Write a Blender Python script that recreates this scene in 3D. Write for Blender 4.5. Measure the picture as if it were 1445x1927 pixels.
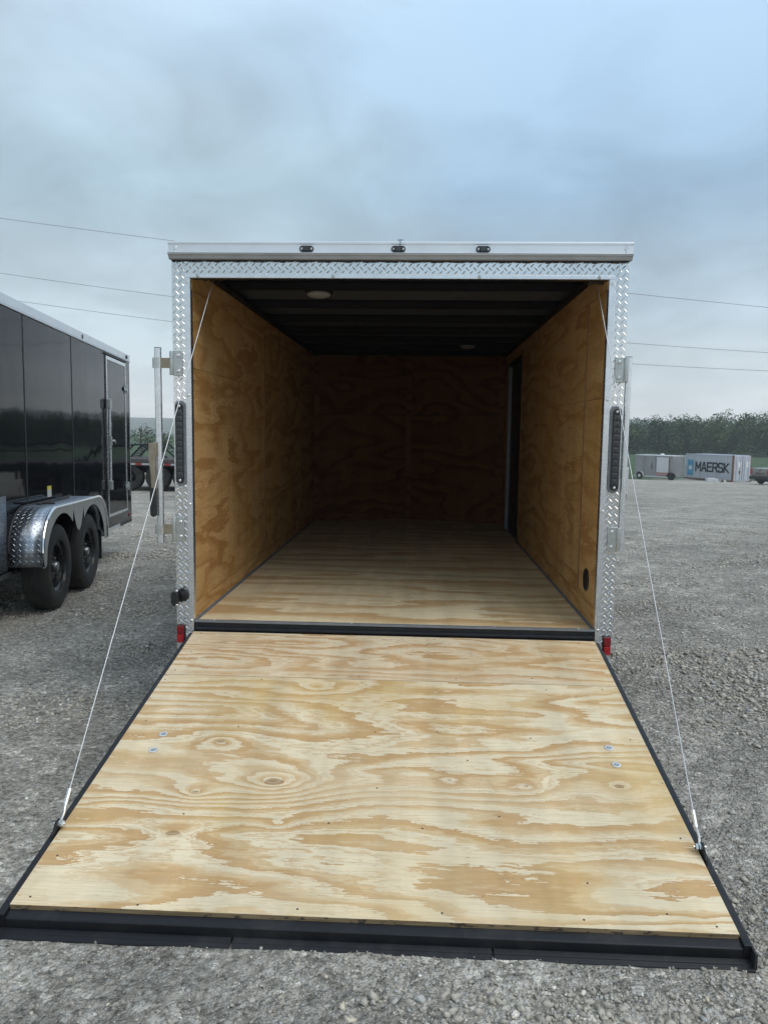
import bpy, math, random
import numpy as np
from mathutils import Vector, Matrix

for o in list(bpy.data.objects):
    bpy.data.objects.remove(o, do_unlink=True)
S = bpy.context.scene
COL = S.collection
RNG = np.random.default_rng(7)
random.seed(7)
R = math.radians

# ------------------------------------------------------------------ camera
cam = bpy.data.cameras.new('camera')
cam.sensor_fit = 'VERTICAL'
cam.sensor_height = 36.0
cam.sensor_width = 27.0
cam.lens = 36.0 * 1447.16 / 1927.0
cam.clip_start = 0.05
cam.clip_end = 6000
camo = bpy.data.objects.new('camera', cam)
COL.objects.link(camo)
_p, _r, _y = -0.1054, 0.0132, 0.0447
_f = Vector((-math.sin(_y) * math.cos(_p), math.cos(_y) * math.cos(_p), math.sin(_p)))
_rt = Vector((math.cos(_y), math.sin(_y), 0))
_up = _rt.cross(_f)
_r2 = _rt * math.cos(_r) + _up * math.sin(_r)
_u2 = _up * math.cos(_r) - _rt * math.sin(_r)
M = Matrix((_r2, _u2, -_f)).transposed().to_4x4()
M.translation = Vector((0.1172, -3.6834, 1.4082))
camo.matrix_world = M
S.camera = camo

# ------------------------------------------------------------------ exposure
S.view_settings.view_transform = 'Standard'
S.view_settings.look = 'None'
S.view_settings.exposure = 0.15
S.view_settings.gamma = 1.0
S.view_settings.use_curve_mapping = False
S.cycles.use_denoising = True
S.cycles.max_bounces = 6
S.cycles.diffuse_bounces = 3
S.cycles.glossy_bounces = 3
S.cycles.volume_bounces = 1
S.cycles.sample_clamp_indirect = 4.0

SUN_EL, SUN_AZ = R(52), R(118)          # azimuth clockwise from +y

# ------------------------------------------------------------------ node helpers
def nd(nt, typ, **kw):
    n = nt.nodes.new(typ)
    for k, v in kw.items():
        if k.startswith('_'):
            setattr(n, k[1:], v)
        else:
            n.inputs[k].default_value = v
    return n
def mth(nt, op, a, b=None, c=None):
    n = nt.nodes.new('ShaderNodeMath'); n.operation = op
    for i, v in enumerate((a, b, c)):
        if v is None: continue
        if isinstance(v, (int, float)): n.inputs[i].default_value = v
        else: nt.links.new(v, n.inputs[i])
    return n.outputs[0]
def ramp(nt, fac, stops, interp='LINEAR'):
    n = nt.nodes.new('ShaderNodeValToRGB'); n.color_ramp.interpolation = interp
    e = n.color_ramp.elements
    while len(e) < len(stops): e.new(0.5)
    for q, (p, c) in zip(e, stops):
        q.position = p; q.color = (c[0], c[1], c[2], 1) if not isinstance(c, (int, float)) else (c, c, c, 1)
    nt.links.new(fac, n.inputs[0])
    return n.outputs[0]
def mixc(nt, fac, a, b, blend='MIX'):
    n = nt.nodes.new('ShaderNodeMix'); n.data_type = 'RGBA'; n.blend_type = blend
    n.clamp_factor = True
    def put(i, v):
        if isinstance(v, (int, float)): n.inputs[i].default_value = v
        elif isinstance(v, tuple): n.inputs[i].default_value = (v[0], v[1], v[2], 1)
        else: nt.links.new(v, n.inputs[i])
    put(0, fac); put(6, a); put(7, b)
    return n.outputs[2]
def comb(nt, x, y, z=0.0):
    n = nt.nodes.new('ShaderNodeCombineXYZ')
    for i, v in enumerate((x, y, z)):
        if isinstance(v, (int, float)): n.inputs[i].default_value = v
        else: nt.links.new(v, n.inputs[i])
    return n.outputs[0]
def noise(nt, vec, scale=1.0, detail=2.0, rough=0.5, dist=0.0, dim='3D'):
    n = nt.nodes.new('ShaderNodeTexNoise'); n.noise_dimensions = dim
    n.inputs['Scale'].default_value = scale; n.inputs['Detail'].default_value = detail
    n.inputs['Roughness'].default_value = rough; n.inputs['Distortion'].default_value = dist
    if vec is not None: nt.links.new(vec, n.inputs['Vector'])
    return n.outputs['Fac']
def objco(nt):
    return nt.nodes.new('ShaderNodeTexCoord').outputs['Object']
def new_mat(name):
    m = bpy.data.materials.new(name); m.use_nodes = True
    nt = m.node_tree; b = nt.nodes['Principled BSDF']
    return m, nt, b
def bump(nt, b, h, strength=0.3, dist=0.01):
    n = nt.nodes.new('ShaderNodeBump'); n.inputs['Strength'].default_value = strength
    n.inputs['Distance'].default_value = dist
    nt.links.new(h, n.inputs['Height']); nt.links.new(n.outputs[0], b.inputs['Normal'])
    return n

# ------------------------------------------------------------------ world: overcast sky
W = bpy.data.worlds.new('World'); S.world = W; W.use_nodes = True
nt = W.node_tree
bg = nt.nodes['Background']
co = nt.nodes.new('ShaderNodeTexCoord').outputs['Generated']
sep = nt.nodes.new('ShaderNodeSeparateXYZ'); nt.links.new(co, sep.inputs[0])
z = sep.outputs['Z']
zc = mth(nt, 'MAXIMUM', z, 0.0)
# cloud deck: look-up on a plane overhead so that the clouds flatten towards the horizon
den = mth(nt, 'ADD', zc, 0.35)
cx = mth(nt, 'DIVIDE', sep.outputs['X'], den); cy = mth(nt, 'DIVIDE', sep.outputs['Y'], den)
deck = comb(nt, cx, cy, z)
n1 = noise(nt, deck, 1.15, 4.0, 0.5, 0.35)
n2 = noise(nt, comb(nt, mth(nt, 'ADD', cx, 7.3), mth(nt, 'ADD', cy, 2.1), z), 0.8, 3.0, 0.5, 0.2)
base = ramp(nt, zc, [(0.0, (0.98, 0.98, 0.95)), (0.045, (0.82, 0.85, 0.85)), (0.13, (0.50, 0.62, 0.70)),
                     (0.28, (0.315, 0.475, 0.645)), (0.46, (0.41, 0.595, 0.79)), (1.0, (0.50, 0.63, 0.77))])
grey = ramp(nt, zc, [(0.0, (0.98, 0.98, 0.95)), (0.10, (0.58, 0.69, 0.74)), (0.28, (0.40, 0.55, 0.65)), (0.46, (0.51, 0.64, 0.77)), (1.0, (0.56, 0.64, 0.74))])
bf = mth(nt, 'MULTIPLY_ADD', sep.outputs['X'], 1.1, mth(nt, 'MULTIPLY_ADD', n2, 2.2, -0.55))
blue = mixc(nt, ramp(nt, bf, [(0.15, 0.0), (0.85, 1.0)]), grey, base)
sky = nt.nodes.new('ShaderNodeTexSky'); sky.sky_type = 'NISHITA'; sky.sun_disc = False
sky.sun_elevation = SUN_EL; sky.sun_rotation = SUN_AZ; sky.dust_density = 2.5
skyc = nt.nodes.new('ShaderNodeVectorMath'); skyc.operation = 'SCALE'
nt.links.new(sky.outputs[0], skyc.inputs[0]); skyc.inputs['Scale'].default_value = 0.075
n3 = noise(nt, deck, 3.4, 5.0, 0.55, 0.6)
thick = ramp(nt, mth(nt, 'MULTIPLY_ADD', mth(nt, 'SUBTRACT', n3, 0.5), 0.55, n1), [(0.28, 0.78), (0.46, 0.99), (0.66, 1.30)])
cloud = mixc(nt, 1.0, blue, thick, 'MULTIPLY')
fin = mixc(nt, 0.08, cloud, skyc.outputs[0])
nt.links.new(fin, bg.inputs['Color'])
bg.inputs['Strength'].default_value = 0.97

# ------------------------------------------------------------------ sun behind the clouds
sl = bpy.data.lights.new('sun', 'SUN'); sl.energy = 1.5; sl.angle = R(50); sl.color = (1.0, 0.955, 0.89)
so = bpy.data.objects.new('sun', sl); COL.objects.link(so)
sd = Vector((math.sin(SUN_AZ) * math.cos(SUN_EL), math.cos(SUN_AZ) * math.cos(SUN_EL), math.sin(SUN_EL)))
so.rotation_euler = sd.to_track_quat('Z', 'Y').to_euler()
so.location = (0, 0, 30)

# ------------------------------------------------------------------ mesh helpers
class MB:
    def __init__(s): s.v = []; s.f = []
    def add(s, vs, fs):
        o = len(s.v); s.v += [tuple(map(float, q)) for q in vs]; s.f += [tuple(i + o for i in f) for f in fs]; return s
    def box(s, x0, x1, y0, y1, z0, z1):
        return s.add([(x0,y0,z0),(x1,y0,z0),(x1,y1,z0),(x0,y1,z0),(x0,y0,z1),(x1,y0,z1),(x1,y1,z1),(x0,y1,z1)],
                     [(0,3,2,1),(4,5,6,7),(0,1,5,4),(1,2,6,5),(2,3,7,6),(3,0,4,7)])
    def prism(s, poly, axis, a0, a1):
        """extrude a 2-D polygon along axis; poly holds the two other coordinates in axis order"""
        n = len(poly); V = []
        for a in (a0, a1):
            for p in poly:
                q = list(p); q.insert(axis, a); V.append(q)
        F = [tuple(range(n))[::-1], tuple(range(n, 2 * n))]
        for i in range(n):
            j = (i + 1) % n; F.append((i, j, n + j, n + i))
        return s.add(V, F)
    def tube(s, pts, r, seg=10, r1=None, cap=True):
        pts = [Vector(p) for p in pts]; n = len(pts); V = []; F = []
        for i, p in enumerate(pts):
            d = (pts[min(i + 1, n - 1)] - pts[max(i - 1, 0)]).normalized()
            a = d.cross(Vector((0, 0, 1)))
            if a.length < 1e-3: a = d.cross(Vector((0, 1, 0)))
            a.normalize(); b = d.cross(a)
            rr = r if r1 is None else r + (r1 - r) * i / max(1, n - 1)
            for k in range(seg):
                t = 2 * math.pi * k / seg
                V.append(p + a * math.cos(t) * rr + b * math.sin(t) * rr)
        for i in range(n - 1):
            for k in range(seg):
                k2 = (k + 1) % seg
                F.append((i * seg + k, i * seg + k2, (i + 1) * seg + k2, (i + 1) * seg + k))
        if cap:
            F.append(tuple(range(seg))[::-1]); F.append(tuple(range((n - 1) * seg, n * seg)))
        return s.add(V, F)
    def lathe(s, prof, center, axis='X', seg=40, cap=False):
        """prof: (radius, offset along axis)"""
        c = Vector(center); n = len(prof); V = []; F = []
        for rr, a in prof:
            for k in range(seg):
                t = 2 * math.pi * k / seg; u, w = rr * math.cos(t), rr * math.sin(t)
                V.append(c + (Vector((a, u, w)) if axis == 'X' else Vector((u, a, w)) if axis == 'Y' else Vector((u, w, a))))
        for i in range(n - 1):
            for k in range(seg):
                k2 = (k + 1) % seg
                F.append((i * seg + k, (i + 1) * seg + k, (i + 1) * seg + k2, i * seg + k2))
        if cap:
            F.append(tuple(range(seg))); F.append(tuple(range((n - 1) * seg, n * seg))[::-1])
        return s.add(V, F)
    def build(s, name, mat, parent=None, smooth=False, bev=0.0, **props):
        me = bpy.data.meshes.new(name); me.from_pydata(s.v, [], s.f); me.update()
        import bmesh
        bm = bmesh.new(); bm.from_mesh(me); bmesh.ops.recalc_face_normals(bm, faces=bm.faces); bm.to_mesh(me); bm.free()
        return link(name, me, mat, parent, smooth, bev, **props)
def link(name, me, mat, parent=None, smooth=False, bev=0.0, **props):
    if mat is not None and not me.materials: me.materials.append(mat)
    if smooth:
        me.polygons.foreach_set('use_smooth', [True] * len(me.polygons)); me.set_sharp_from_angle(angle=R(35))
    o = bpy.data.objects.new(name, me); COL.objects.link(o)
    if parent is not None: o.parent = parent
    if bev:
        b = o.modifiers.new('bevel', 'BEVEL'); b.width = bev; b.segments = 2; b.limit_method = 'ANGLE'
    for k, v in props.items(): o[k] = v
    return o
def empty(name, loc, label, cat, rot=(0, 0, 0), group=None):
    o = bpy.data.objects.new(name, None); COL.objects.link(o); o.location = loc; o.rotation_euler = rot
    o['label'] = label; o['category'] = cat
    if group: o['group'] = group
    return o
def copy_tree(o, parent=None):
    c = o.copy(); COL.objects.link(c); c.parent = parent
    for ch in list(o.children): copy_tree(ch, c)
    return c
def capsule(hw, hh, n=10):
    """vertical capsule outline in 2-D"""
    P = []
    for k in range(n + 1):
        t = math.pi * k / n; P.append((hw * math.cos(t), hh - hw + hw * math.sin(t)))
    for k in range(n + 1):
        t = math.pi + math.pi * k / n; P.append((hw * math.cos(t), -(hh - hw) + hw * math.sin(t)))
    return P

# numpy value noise -------------------------------------------------
def _h(ix, iy, seed):
    n = (ix.astype(np.int64) * 374761393 + iy.astype(np.int64) * 668265263 + seed * 1442695041) & 0x7fffffff
    n = ((n ^ (n >> 13)) * 1274126177) & 0x7fffffff
    return ((n ^ (n >> 16)) & 0xffff) / 65535.0
def vnoise(x, y, seed=0):
    ix, iy = np.floor(x), np.floor(y); fx, fy = x - ix, y - iy
    fx = fx * fx * (3 - 2 * fx); fy = fy * fy * (3 - 2 * fy)
    a, b, c, d = _h(ix, iy, seed), _h(ix + 1, iy, seed), _h(ix, iy + 1, seed), _h(ix + 1, iy + 1, seed)
    return (a * (1 - fx) + b * fx) * (1 - fy) + (c * (1 - fx) + d * fx) * fy
def fbm(x, y, o=4, seed=0):
    s = 0; a = 0.5
    for k in range(o): s = s + a * vnoise(x * 2 ** k, y * 2 ** k, seed + k); a *= 0.5
    return s

def ground_z(x, y):
    x = np.asarray(x, float); y = np.asarray(y, float)
    yy = np.minimum(y, 78.0)
    z = 0.045 - 0.025 * (yy + 1.85)
    r = 0.5 * np.minimum(x, 60.0) + 0.87 * yy - 12
    r = 0.5 * (r + np.sqrt(r * r + 9)) - 0.17
    sx = np.clip((x + 6) / 12, 0, 1); sx = sx * sx * (3 - 2 * sx)
    return z - 0.0194 * np.maximum(r, 0) * sx
def ground_rough(x, y):
    d = np.hypot(x, y)
    near = np.exp(-((x / 1.6) ** 2 + ((y + 0.5) / 2.2) ** 2) ** 3)       # flat where the ramp lies
    return (fbm(x * 1.3, y * 1.3, 4, 3) - 0.47) * 0.05 * (1 - 0.75 * near) + (fbm(x * 14, y * 14, 3, 11) - 0.44) * 0.012 \
        + (fbm(x * 0.23, y * 0.23, 2, 21) - 0.37) * 0.12 * np.clip((d - 4) / 8, 0, 1)
def gz(x, y): return float(ground_z(x, y))

# ------------------------------------------------------------------ materials
def plain(name, col, rough=0.5, metal=0.0, var=0.12, vscale=9.0, bmp=0.0, bscale=60.0, coat=0.0, spec=0.5):
    m, nt, b = new_mat(name)
    c = objco(nt)
    n = noise(nt, c, vscale, 5.0, 0.6)
    k = ramp(nt, n, [(0.25, 1 - var), (0.75, 1 + var)])
    nt.links.new(mixc(nt, 1.0, tuple(col), k, 'MULTIPLY'), b.inputs['Base Color'])
    b.inputs['Metallic'].default_value = metal
    b.inputs['Specular IOR Level'].default_value = spec
    rr = ramp(nt, noise(nt, c, vscale * 3.1, 4.0, 0.6), [(0.3, max(0.02, rough - 0.5 * var)), (0.75, min(1, rough + 0.6 * var))])
    nt.links.new(rr, b.inputs['Roughness'])
    b.inputs['Coat Weight'].default_value = coat
    if bmp: bump(nt, b, noise(nt, c, bscale, 4.0, 0.6), bmp, 0.004)
    return m

def wood(name, cream, mid, tan, dark, axes='XY', S0=2.6, A=7.0, fa=0.55, fb=2.3, knots=(), stripe=0.0, edge=0.16, stain=0.12, seed=0.0, rough=0.62, jag=0.35, midk=1.1, rf=0.6, lf=2.6):
    m, nt, b = new_mat(name)
    sp = nt.nodes.new('ShaderNodeSeparateXYZ'); nt.links.new(objco(nt), sp.inputs[0])
    u0, v0 = sp.outputs[axes[0]], sp.outputs[axes[1]]
    rnd = nt.nodes.new('ShaderNodeObjectInfo').outputs['Random']
    off = mth(nt, 'MULTIPLY_ADD', rnd, 37.0, seed)
    u = mth(nt, 'ADD', u0, off); v = mth(nt, 'ADD', v0, off)
    n_big = noise(nt, comb(nt, mth(nt, 'MULTIPLY', u, fa), mth(nt, 'MULTIPLY', v, fb), off), 1.0, 2.2, 0.42, 0.35)
    n_mid = noise(nt, comb(nt, mth(nt, 'MULTIPLY', u, 2.6), mth(nt, 'MULTIPLY', v, 14.0), off), 1.0, 2.0, 0.5, 0.2)
    n_fib = noise(nt, comb(nt, mth(nt, 'MULTIPLY', u, 7.0), mth(nt, 'MULTIPLY', v, 190.0), off), 1.0, 2.0, 0.6)
    h = mth(nt, 'MULTIPLY', v0, S0)
    h = mth(nt, 'MULTIPLY_ADD', n_big, A, h)
    h = mth(nt, 'MULTIPLY_ADD', n_mid, midk, h)
    h = mth(nt, 'MULTIPLY_ADD', n_fib, edge, h)
    n_jag = noise(nt, comb(nt, mth(nt, 'MULTIPLY', u, 16.0), mth(nt, 'MULTIPLY', v, 60.0), off), 1.0, 3.0, 0.65)
    h = mth(nt, 'MULTIPLY_ADD', n_jag, jag, h)
    core = None
    for (ku, kv, ka, ks) in knots:
        du = mth(nt, 'MULTIPLY', mth(nt, 'SUBTRACT', u0, ku), 0.62 / ks)
        dv = mth(nt, 'MULTIPLY', mth(nt, 'SUBTRACT', v0, kv), 1.0 / ks)
        d2 = mth(nt, 'ADD', mth(nt, 'MULTIPLY', du, du), mth(nt, 'MULTIPLY', dv, dv))
        ex = mth(nt, 'POWER', 2.71828, mth(nt, 'MULTIPLY', mth(nt, 'SQRT', d2), -1.6))
        h = mth(nt, 'MULTIPLY_ADD', ex, ka, h)
        cr = mth(nt, 'LESS_THAN', mth(nt, 'MULTIPLY_ADD', mth(nt, 'SUBTRACT', n_mid, 0.5), 0.12, d2), 0.010 if ka < 3 else 0.014)
        core = cr if core is None else mth(nt, 'MAXIMUM', core, cr)
    # broad early/late-wood fields with one crisp, ragged side ...
    ring = mth(nt, 'FRACT', mth(nt, 'MULTIPLY', h, rf))
    col = ramp(nt, ring, [(0.0, cream), (0.44, cream), (0.52, mid), (0.66, mid), (0.76, tan), (0.95, tan), (0.985, dark), (1.0, cream)])
    # ... and clusters of thin dark growth lines between them
    ln = mth(nt, 'FRACT', mth(nt, 'MULTIPLY', h, lf))
    lm = ramp(nt, ln, [(0.0, 0.0), (0.55, 0.0), (0.90, 0.85), (0.97, 0.85), (1.0, 0.0)])
    lv = ramp(nt, noise(nt, comb(nt, mth(nt, 'MULTIPLY', u, 1.4), mth(nt, 'MULTIPLY', v, 3.1), 21.0), 1.0, 3.0, 0.5), [(0.38, 0.0), (0.58, 0.85)])
    col = mixc(nt, mth(nt, 'MULTIPLY', lm, lv), col, tan)
    # some rings are faint, some strong
    fade = ramp(nt, noise(nt, comb(nt, mth(nt, 'MULTIPLY', u, 1.1), mth(nt, 'MULTIPLY', v, 3.7), 5.0), 1.0, 3.0, 0.5), [(0.32, 0.55), (0.52, 0.0)])
    col = mixc(nt, fade, col, mixc(nt, 0.45, cream, mid))
    # fibres
    fib = ramp(nt, n_fib, [(0.30, 0.86), (0.55, 1.0), (0.8, 1.05)])
    col = mixc(nt, 1.0, col, fib, 'MULTIPLY')
    st = noise(nt, comb(nt, mth(nt, 'MULTIPLY', u, 2.3), mth(nt, 'MULTIPLY', v, 1.5), 9.0), 1.0, 4.0, 0.55)
    col = mixc(nt, ramp(nt, st, [(0.48, 0.0), (0.75, stain * 2.2)]), col, (mid[0] * 0.92, mid[1] * 0.86, mid[2] * 0.55))
    st2 = noise(nt, comb(nt, mth(nt, 'MULTIPLY', u, 9.0), mth(nt, 'MULTIPLY', v, 0.8), 3.0), 1.0, 3.0, 0.5)
    col = mixc(nt, 1.0, col, ramp(nt, st2, [(0.3, 0.88), (0.7, 1.08)]), 'MULTIPLY')
    # grey scuffs and fine dirt specks
    sc = noise(nt, comb(nt, mth(nt, 'MULTIPLY', u, 5.0), mth(nt, 'MULTIPLY', v, 4.0), 17.0), 1.0, 6.0, 0.65)
    col = mixc(nt, ramp(nt, sc, [(0.56, 0.0), (0.72, 0.34)]), col, (mid[0] * 0.78, mid[1] * 0.80, mid[2] * 0.85))
    if core is not None:
        col = mixc(nt, mth(nt, 'MULTIPLY', core, 0.55), col, (0.20, 0.095, 0.035))
    hgt = n_fib
    if stripe:
        w = mth(nt, 'SINE', mth(nt, 'MULTIPLY', u0, 2 * math.pi / 0.036))
        w2 = mth(nt, 'MULTIPLY_ADD', mth(nt, 'POWER', mth(nt, 'ABSOLUTE', w), 4.0), -stripe, 1.0)
        col = mixc(nt, 1.0, col, comb(nt, w2, w2, w2), 'MULTIPLY')
    nt.links.new(col, b.inputs['Base Color'])
    b.inputs['Roughness'].default_value = rough
    b.inputs['Specular IOR Level'].default_value = 0.3
    bump(nt, b, hgt, 0.25, 0.0012)
    return m

CREAM, MID, TAN, DARK = (0.82, 0.69, 0.475), (0.71, 0.52, 0.295), (0.595, 0.38, 0.18), (0.49, 0.27, 0.105)
KN = [(-0.60, -0.95, 3.6, 0.060), (-0.61, -1.252, 3.6, 0.065), (-0.36, -1.18, 7.5, 0.14), (-0.303, -1.396, 1.8, 0.055),
      (0.816, -1.145, 3.0, 0.070), (0.966, -1.119, 2.2, 0.045), (0.24, -1.141, 2.0, 0.060), (0.50, -1.162, 2.4, 0.085),
      (-0.30, -0.52, 2.0, 0.06), (-0.62, -1.45, 2.6, 0.16)]
M_RAMP = wood('ramp_plywood', CREAM, MID, TAN, DARK, 'XY', 7.0, 18.0, 0.55, 2.6, KN, edge=0.40, seed=9.0, stain=0.26, jag=0.9, midk=2.0, rf=0.68, lf=2.4)
M_RAMP2 = wood('ramp_strip_plywood', (0.77, 0.63, 0.43), (0.68, 0.48, 0.28), (0.575, 0.355, 0.175), (0.47, 0.26, 0.11), 'XY', 9.0, 20.0, 0.55, 3.0, (), edge=0.5, seed=4.0, stain=0.2, jag=1.0, midk=2.4, rf=0.75)
M_FLOOR = wood('floor_plywood', (0.840, 0.694, 0.447), (0.738, 0.541, 0.311), (0.605, 0.394, 0.191), (0.484, 0.295, 0.131), 'XY', 7.0, 9.0, 0.5, 2.6, (), edge=0.35, seed=11.0, midk=1.6, jag=0.7, rf=0.5)
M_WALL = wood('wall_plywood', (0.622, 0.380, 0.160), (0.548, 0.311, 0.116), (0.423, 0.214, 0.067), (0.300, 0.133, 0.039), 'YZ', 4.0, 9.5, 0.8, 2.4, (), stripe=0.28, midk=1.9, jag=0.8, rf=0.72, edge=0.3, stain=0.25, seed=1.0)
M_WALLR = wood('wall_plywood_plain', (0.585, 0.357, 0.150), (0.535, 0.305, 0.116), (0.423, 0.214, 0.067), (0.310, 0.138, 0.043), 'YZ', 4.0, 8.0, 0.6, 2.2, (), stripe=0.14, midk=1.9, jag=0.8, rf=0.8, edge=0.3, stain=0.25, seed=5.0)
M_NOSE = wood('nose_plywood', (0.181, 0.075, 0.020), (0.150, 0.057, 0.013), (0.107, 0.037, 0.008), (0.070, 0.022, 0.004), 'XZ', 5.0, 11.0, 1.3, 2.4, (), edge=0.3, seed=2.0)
M_TRIMWOOD = plain('trim_wood', (0.27, 0.15, 0.065), 0.6, var=0.2, vscale=14)

def ply_edge():
    m, nt, b = new_mat('plywood_edge')
    sp = nt.nodes.new('ShaderNodeSeparateXYZ'); nt.links.new(objco(nt), sp.inputs[0])
    lay = noise(nt, comb(nt, mth(nt, 'MULTIPLY', sp.outputs['X'], 5.0), 0.0, mth(nt, 'MULTIPLY', sp.outputs['Z'], 420.0)), 1.0, 3.0, 0.6)
    col = ramp(nt, lay, [(0.3, (0.13, 0.085, 0.045)), (0.5, (0.30, 0.21, 0.11)), (0.7, (0.42, 0.31, 0.18))])
    gr = noise(nt, comb(nt, mth(nt, 'MULTIPLY', sp.outputs['X'], 22.0), 0.0, mth(nt, 'MULTIPLY', sp.outputs['Z'], 60.0)), 1.0, 4.0, 0.7)
    col = mixc(nt, ramp(nt, gr, [(0.55, 0.0), (0.62, 0.9)]), col, (0.03, 0.03, 0.03))
    nt.links.new(col, b.inputs['Base Color']); b.inputs['Roughness'].default_value = 0.8
    bump(nt, b, lay, 0.5, 0.002)
    return m
M_EDGE = ply_edge()

M_ALU = plain('mill_aluminium', (0.78, 0.795, 0.815), 0.28, 0.95, 0.10, 25.0, 0.05, 90)
M_CAP = plain('roof_cap_aluminium', (0.80, 0.82, 0.84), 0.42, 0.75, 0.05, 6.0)
M_TREAD = plain('tread_plate_aluminium', (0.76, 0.77, 0.775), 0.17, 0.95, 0.10, 20.0, 0.04, 70)
M_ZINC = plain('zinc_plated_steel', (0.52, 0.54, 0.52), 0.36, 0.85, 0.14, 40.0)
M_BOLT = plain('bright_bolt', (0.78, 0.78, 0.76), 0.25, 0.9, 0.06, 80.0)
M_BLACK = plain('black_steel_paint', (0.014, 0.016, 0.020), 0.40, 0.0, 0.35, 18.0, 0.06, 110, spec=0.28)
def dusty_black():
    m, nt, b = new_mat('dusty_black_paint'); c = objco(nt)
    n = noise(nt, c, 5.0, 7.0, 0.72); n_ = noise(nt, c, 70.0, 4.0, 0.7)
    col = mixc(nt, ramp(nt, n, [(0.50, 0.0), (0.75, 0.35)]), (0.011, 0.012, 0.015), (0.10, 0.095, 0.088))
    col = mixc(nt, ramp(nt, n_, [(0.66, 0.0), (0.74, 0.5)]), col, (0.12, 0.115, 0.105))
    nt.links.new(col, b.inputs['Base Color']); nt.links.new(ramp(nt, n, [(0.35, 0.32), (0.7, 0.62)]), b.inputs['Roughness'])
    b.inputs['Specular IOR Level'].default_value = 0.35
    bump(nt, b, n_, 0.15, 0.003)
    return m
M_DBLACK = dusty_black()
M_RUBBER = plain('black_rubber', (0.020, 0.020, 0.021), 0.62, 0.0, 0.3, 30.0, 0.1, 60)
M_PLASTIC = plain('black_plastic', (0.016, 0.016, 0.017), 0.38, 0.0, 0.2, 40.0)
M_BEZEL = plain('grey_bezel', (0.20, 0.21, 0.22), 0.45, 0.4, 0.2, 40.0)
M_LENS = plain('smoked_lens', (0.055, 0.058, 0.06), 0.12, 0.0, 0.2, 60.0)
M_RED = plain('red_lens', (0.42, 0.006, 0.010), 0.22, 0.0, 0.25, 90.0, coat=0.4)
M_DRED = plain('dark_red_lens', (0.22, 0.004, 0.008), 0.25, 0.0, 0.25, 90.0, coat=0.4)
M_WHITE = plain('white_plastic', (0.74, 0.74, 0.72), 0.4, 0.0, 0.08, 20.0)
M_DOME = plain('grey_lamp_lens', (0.30, 0.29, 0.28), 0.45, 0, 0.1, 20.0)
M_ROOF = plain('galvanised_roof_sheet', (0.085, 0.092, 0.102), 0.6, 0.0, 0.15, 5.0, spec=0.12)
M_RIB = plain('dark_roof_bow', (0.008, 0.009, 0.011), 0.6, 0.0, 0.2, 8.0, spec=0.12)
M_DARKPANEL = plain('dark_door_skin', (0.012, 0.013, 0.015), 0.5, 0.0, 0.2, 5.0)
M_GREYTRIM = plain('grey_sill_trim', (0.22, 0.23, 0.25), 0.45, 0.3, 0.15, 20.0)
M_CABLE = plain('galvanised_cable', (0.62, 0.63, 0.64), 0.38, 0.7, 0.15, 200.0)
M_TANSTEEL = plain('aged_steel_handle', (0.34, 0.29, 0.22), 0.42, 0.7, 0.2, 30.0)
M_SCREW = plain('dark_screw_head', (0.09, 0.065, 0.045), 0.5, 0.3, 0.3, 200.0)
M_WASHER = plain('white_washer', (0.72, 0.73, 0.74), 0.3, 0.35, 0.06, 100.0)

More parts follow.
